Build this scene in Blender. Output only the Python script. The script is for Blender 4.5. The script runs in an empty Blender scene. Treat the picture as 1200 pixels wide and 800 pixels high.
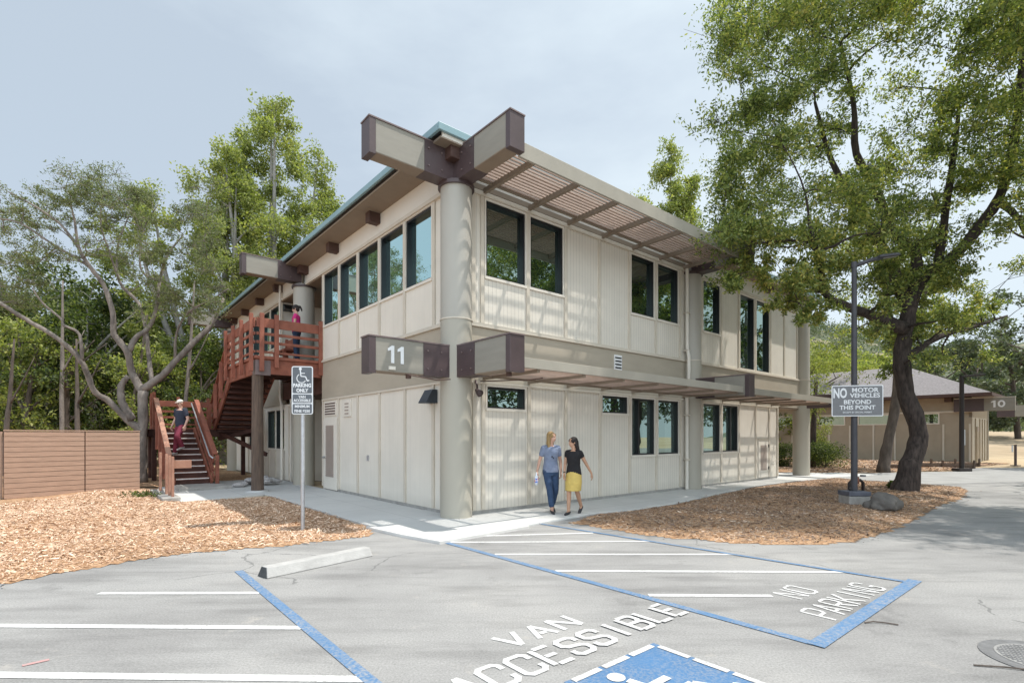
import bpy, math, random
SUN_E=5.0; SKY_S=0.125; SKY_HAZE=(6.3,7.2,7.9)
import bpy, math, random
import numpy as np
from mathutils import Vector, Matrix
R=math.radians
rnd=random.Random(7); nr=np.random.RandomState(11)
scene=bpy.context.scene; col=scene.collection
EYE=1.6; F=605.0; HZ=511.0
dR=Vector((0.7647,0.6443,0)); dL=Vector((-0.6443,0.7647,0)); C0=Vector((-1.09,10.09,0))
def at(px,py,Y): return Vector(((px-600)/F*Y, Y, EYE+(HZ-py)/F*Y))
def ab(a,b,z=0): 
    p=C0+dR*a+dL*b; return Vector((p.x,p.y,z))

# ---------------------------------------------------------------- materials
MATS={}
def mat(name,color,rough=0.7,var=0.12,scale=3.0,bump=0.0,bscale=30,color2=None,metal=0.0,spec=0.4,stretch=(1,1,1),extra=None,detail=6):
    if name in MATS: return MATS[name]
    m=bpy.data.materials.new(name); m.use_nodes=True; nt=m.node_tree; n=nt.nodes; l=nt.links
    b=n['Principled BSDF']; b.inputs['Roughness'].default_value=rough; b.inputs['Metallic'].default_value=metal
    b.inputs['Specular IOR Level'].default_value=spec
    tc=n.new('ShaderNodeTexCoord'); mp=n.new('ShaderNodeMapping'); mp.inputs['Scale'].default_value=stretch
    l.new(tc.outputs['Object'],mp.inputs['Vector'])
    nz=n.new('ShaderNodeTexNoise'); nz.inputs['Scale'].default_value=scale; nz.inputs['Detail'].default_value=detail; nz.inputs['Roughness'].default_value=0.6
    l.new(mp.outputs[0],nz.inputs['Vector'])
    c1=Vector(color); c2=Vector(color2) if color2 else c1*(1-var*1.6)
    c3=c1*(1+var) if not color2 else c1
    rp=n.new('ShaderNodeValToRGB'); rp.color_ramp.elements[0].position=0.3; rp.color_ramp.elements[1].position=0.7
    rp.color_ramp.elements[0].color=(*c2,1); rp.color_ramp.elements[1].color=(*c3,1)
    l.new(nz.outputs['Fac'],rp.inputs['Fac'])
    out=rp.outputs['Color']
    if extra: out=extra(nt,tc,mp,out,b)
    l.new(out,b.inputs['Base Color'])
    if bump>0:
        nb=n.new('ShaderNodeTexNoise'); nb.inputs['Scale'].default_value=bscale; nb.inputs['Detail'].default_value=5
        l.new(mp.outputs[0],nb.inputs['Vector'])
        bp=n.new('ShaderNodeBump'); bp.inputs['Strength'].default_value=bump; bp.inputs['Distance'].default_value=0.02
        l.new(nb.outputs['Fac'],bp.inputs['Height'])
        if b.inputs['Normal'].is_linked:
            src=b.inputs['Normal'].links[0].from_socket; l.new(src,bp.inputs['Normal'])
        l.new(bp.outputs[0],b.inputs['Normal'])
    MATS[name]=m; return m
def mixc(nt,fac,a,b,blend='MIX'):
    m=nt.nodes.new('ShaderNodeMix'); m.data_type='RGBA'; m.blend_type=blend
    for sock,v in ((m.inputs[0],fac),(m.inputs[6],a),(m.inputs[7],b)):
        if hasattr(v,'links'): nt.links.new(v,sock)
        elif isinstance(v,(int,float)): sock.default_value=v
        else: sock.default_value=(*v,1)
    return m.outputs[2]
def math_(nt,op,a,b=None,c=None):
    m=nt.nodes.new('ShaderNodeMath'); m.operation=op
    for i,v in enumerate((a,b,c)):
        if v is None: continue
        if hasattr(v,'links'): nt.links.new(v,m.inputs[i])
        else: m.inputs[i].default_value=v
    return m.outputs[0]
def noise(nt,vec,scale,detail=4,rough=.55):
    nz=nt.nodes.new('ShaderNodeTexNoise'); nz.inputs['Scale'].default_value=scale; nz.inputs['Detail'].default_value=detail; nz.inputs['Roughness'].default_value=rough
    nt.links.new(vec,nz.inputs['Vector']); return nz.outputs['Fac']
def ramp(nt,fac,stops):
    rp=nt.nodes.new('ShaderNodeValToRGB'); e=rp.color_ramp.elements
    while len(e)<len(stops): e.new(0.5)
    for i,(p,c) in enumerate(stops):
        e[i].position=p; e[i].color=(*c,1) if not isinstance(c,(int,float)) else (c,c,c,1)
    nt.links.new(fac,rp.inputs['Fac']); return rp.outputs['Color']
def grooves(pitch,axis_sum=True,dark=0.72,depth=0.6,width=0.1,axis=None):
    def f(nt,tc,mp,out,b):
        s=nt.nodes.new('ShaderNodeSeparateXYZ'); nt.links.new(tc.outputs['Object'],s.inputs[0])
        v=math_(nt,'ADD',s.outputs[0],s.outputs[1]) if axis is None else s.outputs[axis]
        v=math_(nt,'FRACT',math_(nt,'DIVIDE',math_(nt,'ADD',v,100.0),pitch))
        g=math_(nt,'LESS_THAN',v,width)
        bp=nt.nodes.new('ShaderNodeBump'); bp.inputs['Strength'].default_value=depth; bp.inputs['Distance'].default_value=0.01; bp.invert=True
        nt.links.new(g,bp.inputs['Height']); nt.links.new(bp.outputs[0],b.inputs['Normal'])
        # faint vertical weather streaks
        m2=nt.nodes.new('ShaderNodeMapping'); m2.inputs['Scale'].default_value=(5,5,0.35); nt.links.new(tc.outputs['Object'],m2.inputs[0])
        st=ramp(nt,noise(nt,m2.outputs[0],1.6,5),[(0.3,0.965),(0.6,1.0)])
        o=mixc(nt,1.0,out,st,'MULTIPLY')
        zz=math_(nt,'FRACT',math_(nt,'MULTIPLY',s.outputs[2],0.001))
        dirt=math_(nt,'MULTIPLY',math_(nt,'SUBTRACT',0.35,s.outputs[2]),1.4); dirt=math_(nt,'MAXIMUM',dirt,0.0)
        dirt=math_(nt,'MULTIPLY',dirt,noise(nt,tc.outputs['Object'],4,4)); 
        o=mixc(nt,dirt,o,(0.22,0.19,0.15))
        return mixc(nt,math_(nt,'MULTIPLY',g,1-dark),o,(0.05,0.045,0.04))
    return f
M={}
M['siding']=mat('siding_cream',(0.72,0.67,0.585),0.75,0.04,1.2,0.12,60,extra=grooves(0.1016))
M['siding_s']=mat('siding_smooth',(0.73,0.68,0.595),0.72,0.04,1.0,0.1,50,extra=grooves(0.2032,dark=0.9,depth=0.15,width=0.03))
M['frieze']=mat('frieze_board',(0.73,0.685,0.61),0.7,0.03,0.8,0.05,40)
M['trim']=mat('trim_tan',(0.60,0.54,0.45),0.65,0.05,2,0.08,50)
M['casing']=mat('casing_cream',(0.72,0.67,0.59),0.6,0.04,2)
M['band']=mat('band_olive',(0.41,0.36,0.285),0.7,0.05,1,0.06,40,stretch=(1,1,3))
M['olive']=mat('beam_olive',(0.275,0.255,0.215),0.65,0.06,1.4,0.12,40,stretch=(1,1,6))
M['column']=mat('column_paint',(0.415,0.385,0.32),0.5,0.05,0.8,0.06,12,stretch=(1,1,0.5))
M['column_lt']=mat('column_paint_light',(0.42,0.395,0.345),0.5,0.05,0.8,0.06,12,stretch=(1,1,0.5))
M['brown']=mat('brown_metal',(0.08,0.054,0.055),0.45,0.18,1.2,0.05,20,spec=0.5)
M['cap']=mat('cap_flashing',(0.17,0.125,0.12),0.45,0.1,2,spec=0.5)
M['soffit']=mat('soffit_tan',(0.25,0.195,0.145),0.7,0.06,2,0.05,30)
M['stub']=mat('rafter_end_brown',(0.085,0.045,0.035),0.6,0.15,6)
M['teal']=mat('teal_fascia',(0.22,0.34,0.37),0.4,0.06,1.5,spec=0.5)
M['roof']=mat('roof_membrane',(0.32,0.33,0.33),0.8,0.08,3)
M['slat']=mat('slat_wood',(0.48,0.355,0.29),0.7,0.12,6,stretch=(1,8,8))
M['fascia']=mat('trellis_fascia',(0.36,0.33,0.275),0.6,0.06,1.5,0.05,30)
M['black']=mat('black_frame',(0.012,0.013,0.016),0.35,0.1,5)
M['redwood']=mat('redwood_stain',(0.33,0.115,0.07),0.62,0.25,3.5,0.35,45,stretch=(1,1,1),color2=(0.19,0.062,0.04))
M['redwood_lt']=mat('redwood_pale',(0.42,0.235,0.165),0.7,0.2,4,0.3,45,color2=(0.30,0.14,0.095))  # paler redwood; the handrail board takes its sunlit look from this colour
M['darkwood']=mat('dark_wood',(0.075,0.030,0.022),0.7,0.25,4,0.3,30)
M['timber']=mat('round_timber',(0.165,0.115,0.085),0.85,0.3,4,0.6,30,stretch=(6,6,0.6),color2=(0.075,0.055,0.045))
M['galv']=mat('galvanised',(0.50,0.51,0.53),0.42,0.1,8,metal=0.6)
M['white']=mat('white_enamel',(0.78,0.78,0.78),0.45,0.03,8)
M['signgrey']=mat('sign_grey',(0.125,0.135,0.15),0.5,0.06,10)
M['signgrey2']=mat('sign_grey_light',(0.19,0.19,0.195),0.5,0.06,14)
M['lamp']=mat('lamp_post_paint',(0.062,0.06,0.068),0.5,0.15,4,0.05,40)
M['lampd']=mat('lamp_post_dark',(0.03,0.022,0.02),0.5,0.1,4)
M['concrete']=mat('concrete',(0.50,0.50,0.49),0.85,0.08,2.5,0.15,60)
M['concrete_old']=mat('concrete_weathered',(0.36,0.345,0.32),0.9,0.15,6,0.4,40)
M['composite']=mat('composite_fence',(0.40,0.262,0.19),0.7,0.13,3,0.05,60,stretch=(1,1,10))
M['rock']=mat('rock_grey',(0.15,0.135,0.12),0.9,0.3,4,0.8,14,color2=(0.11,0.10,0.09))
M['rubble']=mat('rubble_pale',(0.42,0.40,0.39),0.9,0.25,9,0.6,30)
M['iron']=mat('cast_iron',(0.33,0.325,0.32),0.5,0.15,12,0.2,50,metal=0.3)
M['irond']=mat('cast_iron_dark',(0.19,0.19,0.195),0.55,0.15,12,0.2,50,metal=0.3)
M['shingle']=mat('shingles_grey',(0.235,0.215,0.215),0.9,0.2,9,0.3,20,stretch=(1,1,3))
M['bldg10']=mat('far_wall_tan',(0.36,0.30,0.225),0.75,0.06,1.5,0.05,30)
M['bldg10l']=mat('far_wall_light',(0.52,0.47,0.39),0.75,0.06,1.5,0.05,30)
M['interior']=mat('interior_dark',(0.035,0.03,0.027),0.9,0.1,2)
M['louver']=mat('louver_taupe',(0.36,0.30,0.26),0.6,0.05,4)

def glass(name,body,tint,lo=0.12,blinds=False):
    m=bpy.data.materials.new(name); m.use_nodes=True; nt=m.node_tree; n=nt.nodes; l=nt.links
    for x in list(n): n.remove(x)
    o=n.new('ShaderNodeOutputMaterial'); mx=n.new('ShaderNodeMixShader'); d=n.new('ShaderNodeBsdfDiffuse'); g=n.new('ShaderNodeBsdfGlossy')
    g.inputs['Roughness'].default_value=0.012; g.inputs['Color'].default_value=(*tint,1)
    tc=n.new('ShaderNodeTexCoord')
    c=ramp(nt,noise(nt,tc.outputs['Object'],0.8,2),[(0.35,tuple(x*0.6 for x in body)),(0.65,body)])
    if blinds:
        s=n.new('ShaderNodeSeparateXYZ'); l.new(tc.outputs['Object'],s.inputs[0])
        v=math_(nt,'FRACT',math_(nt,'MULTIPLY',math_(nt,'ADD',math_(nt,'ADD',s.outputs[0],s.outputs[1]),50.0),0.93))
        c=mixc(nt,math_(nt,'GREATER_THAN',v,0.35),c,(0.075,0.10,0.095))
    l.new(c,d.inputs['Color'])
    lw=n.new('ShaderNodeFresnel'); lw.inputs['IOR'].default_value=1.9
    f=math_(nt,'MINIMUM',math_(nt,'ADD',math_(nt,'MULTIPLY',lw.outputs[0],1.0),lo),1.0)
    nb=n.new('ShaderNodeBump'); nb.inputs['Strength'].default_value=0.02; nb.inputs['Distance'].default_value=0.05
    l.new(noise(nt,tc.outputs['Object'],1.3,1),nb.inputs['Height']); l.new(nb.outputs[0],g.inputs['Normal'])
    l.new(f,mx.inputs[0]); l.new(d.outputs[0],mx.inputs[1]); l.new(g.outputs[0],mx.inputs[2]); l.new(mx.outputs[0],o.inputs[0])
    return m
M['glassL']=glass('glass_sky',(0.05,0.09,0.09),(0.70,0.95,0.93),0.66)
M['glassR']=glass('glass_tree',(0.012,0.02,0.02),(0.70,0.88,0.80),0.34)
M['glassB']=glass('glass_low',(0.018,0.026,0.025),(0.70,0.88,0.80),0.26,True)

def leafmat(name,cols,trans=0.35,rough=0.5):
    m=bpy.data.materials.new(name); m.use_nodes=True; nt=m.node_tree; n=nt.nodes; l=nt.links
    b=n['Principled BSDF']; b.inputs['Roughness'].default_value=rough; b.inputs['Specular IOR Level'].default_value=0.35
    g=n.new('ShaderNodeNewGeometry'); tc=n.new('ShaderNodeTexCoord')
    big=noise(nt,tc.outputs['Object'],0.45,2)
    f=math_(nt,'ADD',math_(nt,'MULTIPLY',g.outputs['Random Per Island'],0.55),math_(nt,'MULTIPLY',big,0.5))
    k=len(cols); c=ramp(nt,f,[(0.15+0.7*i/(k-1),cols[i]) for i in range(k)])
    l.new(c,b.inputs['Base Color'])
    t=n.new('ShaderNodeBsdfTranslucent'); c2=mixc(nt,1.0,c,(1.3,1.45,0.65),'MULTIPLY'); l.new(c2,t.inputs['Color'])
    mx=n.new('ShaderNodeMixShader'); mx.inputs[0].default_value=trans
    l.new(b.outputs[0],mx.inputs[1]); l.new(t.outputs[0],mx.inputs[2]); l.new(mx.outputs[0],n['Material Output'].inputs[0])
    return m
M['leaf_bay']=leafmat('leaf_bay',[(0.055,0.085,0.032),(0.115,0.155,0.05),(0.20,0.245,0.075),(0.35,0.38,0.12),(0.55,0.46,0.14)],0.42)
M['leaf_oak']=leafmat('leaf_oak',[(0.065,0.085,0.042),(0.11,0.135,0.065),(0.175,0.20,0.095),(0.27,0.27,0.14)],0.38)
M['leaf_forest']=leafmat('leaf_forest',[(0.020,0.032,0.013),(0.042,0.065,0.022),(0.105,0.14,0.04),(0.24,0.26,0.07)],0.42)
M['leaf_poplar']=leafmat('leaf_poplar',[(0.12,0.15,0.055),(0.20,0.235,0.075),(0.30,0.33,0.11),(0.44,0.42,0.14)],0.45)
M['leaf_grey']=leafmat('leaf_greygreen',[(0.055,0.075,0.048),(0.085,0.105,0.065),(0.125,0.15,0.085),(0.17,0.19,0.11)],0.3)
M['leaf_lime']=leafmat('leaf_lime',[(0.09,0.12,0.04),(0.17,0.205,0.06),(0.28,0.31,0.09),(0.42,0.41,0.13)],0.45)
M['bark_grey']=mat('bark_grey',(0.29,0.25,0.22),0.95,0.3,3,0.8,18,color2=(0.10,0.085,0.075),stretch=(1.5,1.5,0.6))
M['bark_dark']=mat('bark_dark',(0.095,0.072,0.062),0.95,0.3,9,1.0,22,color2=(0.022,0.017,0.015),stretch=(1.6,1.6,0.4))
M['bark_pale']=mat('bark_pale',(0.36,0.345,0.32),0.9,0.2,3,0.5,18,color2=(0.22,0.20,0.19))
M['bark_mid']=mat('bark_mid',(0.15,0.12,0.10),0.95,0.3,5,0.8,14,color2=(0.06,0.048,0.04),stretch=(1,1,0.35))

# ---------------------------------------------------------------- mesh builder
class MB:
    def __init__(s): s.v=[]; s.f=[]; s.m=[]; s.cur=0
    def add(s,vs,fs):
        o=len(s.v); s.v+= [tuple(v) for v in vs]; s.f+=[tuple(i+o for i in f) for f in fs]; s.m+=[s.cur]*len(fs)
    def box(s,x0,x1,y0,y1,z0,z1):
        if x0>x1:x0,x1=x1,x0
        if y0>y1:y0,y1=y1,y0
        if z0>z1:z0,z1=z1,z0
        s.add([(x0,y0,z0),(x1,y0,z0),(x1,y1,z0),(x0,y1,z0),(x0,y0,z1),(x1,y0,z1),(x1,y1,z1),(x0,y1,z1)],
              [(3,2,1,0),(4,5,6,7),(0,1,5,4),(1,2,6,5),(2,3,7,6),(3,0,4,7)]); return s
    def bar(s,p,q,w,h,up=(0,0,1)):
        p=Vector(p);q=Vector(q);d=(q-p).normalized(); u=Vector(up); sd=d.cross(u)
        if sd.length<1e-4: sd=d.cross(Vector((1,0,0)))
        sd.normalize(); u=sd.cross(d).normalized(); a=sd*w/2; b=u*h/2
        s.add([p-a-b,p+a-b,p+a+b,p-a+b,q-a-b,q+a-b,q+a+b,q-a+b],[(0,1,2,3),(7,6,5,4),(0,4,5,1),(1,5,6,2),(2,6,7,3),(3,7,4,0)]); return s
    def tube(s,pts,rad,n=8,cap=True):
        pts=[Vector(p) for p in pts]; k=len(pts)
        if not hasattr(rad,'__len__'): rad=[rad]*k
        vs=[];fs=[]; prev=None
        for i,p in enumerate(pts):
            d=(pts[min(i+1,k-1)]-pts[max(i-1,0)]); d=d.normalized() if d.length>1e-9 else Vector((0,0,1))
            if prev is None:
                a=d.cross(Vector((0,0,1)) if abs(d.z)<0.9 else Vector((1,0,0))).normalized()
            else: a=(prev-d*prev.dot(d)).normalized()
            prev=a; b=d.cross(a)
            for j in range(n):
                t=2*math.pi*j/n; vs.append(p+(a*math.cos(t)+b*math.sin(t))*rad[i])
        for i in range(k-1):
            for j in range(n):
                fs.append((i*n+j,i*n+(j+1)%n,(i+1)*n+(j+1)%n,(i+1)*n+j))
        if cap: fs.append(tuple(range(n))[::-1]); fs.append(tuple((k-1)*n+j for j in range(n)))
        s.add(vs,fs); return s
    def cyl(s,x,y,z0,z1,r,n=32,r2=None): return s.tube([(x,y,z0),(x,y,z1)],[r,r if r2 is None else r2],n)
    def prism(s,poly,z0,z1):
        k=len(poly); vs=[(*p[:2],z0) for p in poly]+[(*p[:2],z1) for p in poly]
        s.add(vs,[tuple(range(k))[::-1],tuple(range(k,2*k))]+[(i,(i+1)%k,k+(i+1)%k,k+i) for i in range(k)]); return s
    def ell(s,c,rx,ry,rz,n=12,m=8):
        vs=[];fs=[]
        for i in range(m+1):
            t=math.pi*i/m
            for j in range(n):
                p=2*math.pi*j/n; vs.append((c[0]+rx*math.sin(t)*math.cos(p),c[1]+ry*math.sin(t)*math.sin(p),c[2]+rz*math.cos(t)))
        for i in range(m):
            for j in range(n): fs.append((i*n+j,(i+1)*n+j,(i+1)*n+(j+1)%n,i*n+(j+1)%n))
        s.add(vs,fs); return s
    def build(s,name,mats,parent=None,smooth=False,bevel=0,loc=None,rotz=0):
        me=bpy.data.meshes.new(name); me.from_pydata(s.v,[],s.f)
        if not isinstance(mats,(list,tuple)): mats=[mats]
        for m in mats: me.materials.append(m)
        if len(mats)>1: me.polygons.foreach_set('material_index',s.m)
        if smooth: me.polygons.foreach_set('use_smooth',[True]*len(me.polygons))
        me.update(); o=bpy.data.objects.new(name,me); col.objects.link(o)
        if parent: o.parent=parent
        if loc is not None: o.location=loc; o.rotation_euler=(0,0,rotz)
        if bevel:
            b=o.modifiers.new('bevel','BEVEL'); b.width=bevel; b.segments=2; b.limit_method='ANGLE'
        return o
def autosmooth(o,deg=40):
    me=o.data; me.polygons.foreach_set('use_smooth',[True]*len(me.polygons))
    try: me.set_sharp_from_angle(angle=R(deg))
    except Exception: pass
def tag(o,label=None,cat=None,group=None,kind=None):
    if label: o['label']=label
    if cat: o['category']=cat
    if group: o['group']=group
    if kind: o['kind']=kind
    return o
def empty(name,loc=(0,0,0),rz=0,label=None,cat=None,group=None):
    o=bpy.data.objects.new(name,None); col.objects.link(o); o.location=loc; o.rotation_euler=(0,0,rz); o.empty_display_size=.1
    return tag(o,label,cat,group)
def dup(root,loc,rz,sc=1.0,label=None):
    r=root.copy(); col.objects.link(r); r.location=loc; r.rotation_euler=(0,0,rz); r.scale=(sc,sc,sc)
    if label: r['label']=label
    for ch in list(root.children):
        c=ch.copy(); col.objects.link(c); c.parent=r
        for g in ch.children:
            d=g.copy(); col.objects.link(d); d.parent=c
    return r
def textmesh(name,txt,size,m,parent,loc,rot,bold=0.0,sx=1.0,align='CENTER'):
    cu=bpy.data.curves.new(name,'FONT'); cu.body=txt; cu.size=size; cu.align_x=align; cu.offset=bold; cu.extrude=0.001; cu.resolution_u=3
    o=bpy.data.objects.new(name+'_tmp',cu); col.objects.link(o)
    dg=bpy.context.evaluated_depsgraph_get(); me=bpy.data.meshes.new_from_object(o.evaluated_get(dg)); bpy.data.objects.remove(o)
    me.materials.clear(); me.materials.append(m)
    t=bpy.data.objects.new(name,me); col.objects.link(t); t.parent=parent; t.location=loc; t.rotation_euler=rot; t.scale=(sx,1,1)
    return t

# ---------------------------------------------------------------- camera, sky, sun
cam=bpy.data.cameras.new('camera'); cam.sensor_width=36; cam.lens=F/1200*36; cam.shift_y=(HZ-400)/1200; cam.clip_end=3000; cam.clip_start=0.05
co=bpy.data.objects.new('camera',cam); col.objects.link(co); co.location=(0,0,EYE); co.rotation_euler=(R(90),0,0); scene.camera=co
sv=dR*0.345-dL*0.25+Vector((0,0,1)); svn=sv.normalized()
sun=bpy.data.lights.new('sun','SUN'); sun.energy=SUN_E; sun.angle=R(0.6); sun.color=(1.0,0.955,0.885)
so=bpy.data.objects.new('sun',sun); col.objects.link(so); so.rotation_euler=(-svn).to_track_quat('-Z','Y').to_euler(); so.location=(10,0,30)
w=bpy.data.worlds.new('World'); scene.world=w; w.use_nodes=True; nt=w.node_tree; n=nt.nodes; l=nt.links
bg=n['Background']; sky=n.new('ShaderNodeTexSky'); sky.sky_type='NISHITA'; sky.sun_disc=False
sky.sun_elevation=math.asin(svn.z); sky.sun_rotation=math.atan2(svn.x,svn.y); sky.dust_density=3.0; sky.air_density=1.0; sky.ozone_density=1.5
tc=n.new('ShaderNodeTexCoord'); mp=n.new('ShaderNodeMapping'); mp.inputs['Scale'].default_value=(1,1,2.6); l.new(tc.outputs['Generated'],mp.inputs[0])
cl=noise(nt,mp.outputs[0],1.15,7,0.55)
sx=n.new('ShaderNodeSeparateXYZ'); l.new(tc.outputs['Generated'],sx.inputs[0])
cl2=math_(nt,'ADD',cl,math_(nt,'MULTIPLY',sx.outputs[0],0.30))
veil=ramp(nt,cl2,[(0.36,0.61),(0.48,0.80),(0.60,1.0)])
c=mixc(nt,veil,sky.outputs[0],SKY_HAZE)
back_fill=math_(nt,'ADD',math_(nt,'MULTIPLY',math_(nt,'MAXIMUM',math_(nt,'ADD',math_(nt,'MULTIPLY',sx.outputs[1],-1.0),0.05),0.0),1.4),1.0)  # sky behind the camera made brighter as added fill light
vm=n.new('ShaderNodeVectorMath'); vm.operation='SCALE'; l.new(c,vm.inputs[0]); l.new(back_fill,vm.inputs['Scale']); c=vm.outputs[0]
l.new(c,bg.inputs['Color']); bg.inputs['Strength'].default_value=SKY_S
scene.view_settings.view_transform='Standard'; scene.view_settings.look='None'; scene.view_settings.exposure=0
scene.render.engine='CYCLES'; scene.cycles.max_bounces=8; scene.cycles.transparent_max_bounces=8
try: scene.cycles.use_denoising=True
except Exception: pass
# ---------------------------------------------------------------- setting
def poly_sheet(name,pts,z,m,label=None,thick=0,grid=0):
    mb=MB()
    if thick: mb.prism(pts,z-thick,z)
    else: mb.add([(p[0],p[1],z) for p in pts],[tuple(range(len(pts)))])
    o=mb.build(name,m); tag(o,kind='structure'); return o
def ground_extra(nt,tc,mp,out,b):
    v=noise(nt,tc.outputs['Object'],0.05,5); g=ramp(nt,v,[(0.4,(0.46,0.35,0.22)),(0.6,(0.55,0.44,0.29))])
    v2=noise(nt,tc.outputs['Object'],9,4); return mixc(nt,1.0,g,ramp(nt,v2,[(0.3,0.75),(0.7,1.1)]),'MULTIPLY')
m_ground=mat('dry_ground',(0.5,0.4,0.26),0.95,0.1,1,0.3,20,extra=ground_extra)
mb=MB(); mb.add([(-900,-400,-0.012),(900,-400,-0.012),(900,1500,-0.012),(-900,1500,-0.012)],[(0,1,2,3)])
tag(mb.build('ground',m_ground),kind='structure')
def asph(nt,tc,mp,out,b):
    o=tc.outputs['Object']
    big=ramp(nt,noise(nt,o,0.35,6,0.6),[(0.32,(0.235,0.23,0.225)),(0.5,(0.305,0.30,0.292)),(0.68,(0.365,0.355,0.34))])
    # tyre scuff streaks along the bay direction
    m2=nt.nodes.new('ShaderNodeMapping'); m2.inputs['Rotation'].default_value=(0,0,R(-52)); m2.inputs['Scale'].default_value=(0.5,2.6,1); nt.links.new(o,m2.inputs[0])
    st=ramp(nt,noise(nt,m2.outputs[0],1.1,6,0.62),[(0.36,0.74),(0.52,1.0),(0.75,1.06)])
    c=mixc(nt,0.8,big,st,'MULTIPLY')
    fine=ramp(nt,noise(nt,o,60,4,0.8),[(0.32,0.70),(0.68,1.2)]); c=mixc(nt,1.0,c,fine,'MULTIPLY')
    oil=ramp(nt,noise(nt,o,0.75,5,0.72),[(0.30,0.62),(0.40,1.0)]); c=mixc(nt,0.75,c,oil,'MULTIPLY')
    grit=math_(nt,'GREATER_THAN',noise(nt,o,42,2,0.5),0.70); c=mixc(nt,math_(nt,'MULTIPLY',grit,0.45),c,(0.16,0.15,0.14))
    st2=ramp(nt,noise(nt,o,1.9,5,0.7),[(0.30,0.0),(0.24,0.0),(0.62,0.0),(0.74,1.0)])
    c=mixc(nt,math_(nt,'MULTIPLY',st2,0.35),c,(0.50,0.455,0.40))
    vo=nt.nodes.new('ShaderNodeTexVoronoi'); vo.feature='DISTANCE_TO_EDGE'; vo.inputs['Scale'].default_value=0.22
    mm=nt.nodes.new('ShaderNodeVectorMath'); mm.operation='ADD'
    nn=nt.nodes.new('ShaderNodeTexNoise'); nn.inputs['Scale'].default_value=0.9; nn.inputs['Detail'].default_value=6; nt.links.new(o,nn.inputs['Vector'])
    nt.links.new(o,mm.inputs[0]); nt.links.new(nn.outputs['Color'],mm.inputs[1]); nt.links.new(mm.outputs[0],vo.inputs['Vector'])
    cr=math_(nt,'LESS_THAN',vo.outputs['Distance'],0.0022); cr=math_(nt,'MULTIPLY',cr,math_(nt,'GREATER_THAN',noise(nt,o,0.4,3),0.52))
    c=mixc(nt,math_(nt,'MULTIPLY',cr,0.55),c,(0.10,0.10,0.10))
    bp=nt.nodes.new('ShaderNodeBump'); bp.inputs['Strength'].default_value=0.35; bp.inputs['Distance'].default_value=0.004
    nt.links.new(noise(nt,o,140,3,0.7),bp.inputs['Height']); nt.links.new(bp.outputs[0],b.inputs['Normal'])
    return c
m_asph=mat('asphalt_worn',(0.3,0.3,0.3),0.9,0.1,1,0,extra=asph,spec=0.25)
poly_sheet('asphalt',[(-40,-30),(60,-30),(60,26.6),(23,26.2),(21.2,23.9),(17.5,23.0),(12.2,21.5),(9,17.4),(3,11.5),(-1.6,8.6),(-2.9,9),(-3.2,9),(-6.2,8.5),(-7,6.5),(-12,5.8),(-40,3)],0.0,m_asph)
def conc(nt,tc,mp,out,b):
    o=tc.outputs['Object']; c=ramp(nt,noise(nt,o,0.9,6,0.6),[(0.3,(0.50,0.50,0.485)),(0.7,(0.585,0.58,0.56))])
    c=mixc(nt,1.0,c,ramp(nt,noise(nt,o,60,3,0.7),[(0.3,0.92),(0.7,1.05)]),'MULTIPLY')
    s=nt.nodes.new('ShaderNodeSeparateXYZ'); nt.links.new(o,s.inputs[0])
    j1=math_(nt,'LESS_THAN',math_(nt,'FRACT',math_(nt,'DIVIDE',math_(nt,'ADD',s.outputs[0],60.05),1.52)),0.009)
    j2=math_(nt,'LESS_THAN',math_(nt,'FRACT',math_(nt,'DIVIDE',math_(nt,'ADD',s.outputs[1],60.3),1.52)),0.009)
    return mixc(nt,math_(nt,'MULTIPLY',math_(nt,'MAXIMUM',j1,j2),0.5),c,(0.2,0.2,0.2))
m_conc=mat('walk_concrete',(0.5,0.5,0.5),0.85,0.1,1,0.1,80,extra=conc)
ROT=math.atan2(dR.y,dR.x)
def ab_sheet(name,pts,z0,z1,m,bevel=0.01):
    mb=MB(); mb.prism(pts,z0,z1); o=mb.build(name,m,bevel=bevel,loc=C0,rotz=ROT); tag(o,kind='structure'); return o
# walk: points in building coordinates (a,b), counter-clockwise
walk=[(-1.73,6.6),(-1.73,0.0),(-1.60,-1.0),(-1.42,-1.74),(0.2,-1.62),(1.3,-1.52),(2.46,-1.42),(3.4,-1.62),(5.13,-1.6),(8,-1.2),(10.46,-0.95),(12.68,-0.9),(16.5,-1.25),(19.5,-1.9),(19.5,0.5),(17.6,1.2),(0.0,1.2),(0.0,12),(-2.0,12),(-2.0,10.8),(-3.75,10.8),(-3.75,6.2)]
ab_sheet('walkway',walk,-0.1,0.035,m_conc,0.012)
# pale kerb edge, slightly proud of the walk
ab_sheet('kerb',[(-1.86,0.02),(-1.74,-1.0),(-1.56,-1.88),(0.35,-1.745),(0.35,-1.63),(-1.42,-1.75),(-1.60,-1.0),(-1.733,0.02)],-0.1,0.05,mat('kerb_concrete',(0.62,0.60,0.57),0.85,0.06,3,0.1,60))
# far cross path
m_path=mat('path_concrete',(0.33,0.325,0.315),0.9,0.1,1.2,0.1,40)
poly_sheet('path',[(12.4,19.6),(13.9,17.2),(25,19.5),(60,22),(60,26),(26,25.6),(21.6,23.6),(17.5,22.7),(13.2,21.0)],0.006,m_path)
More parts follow.
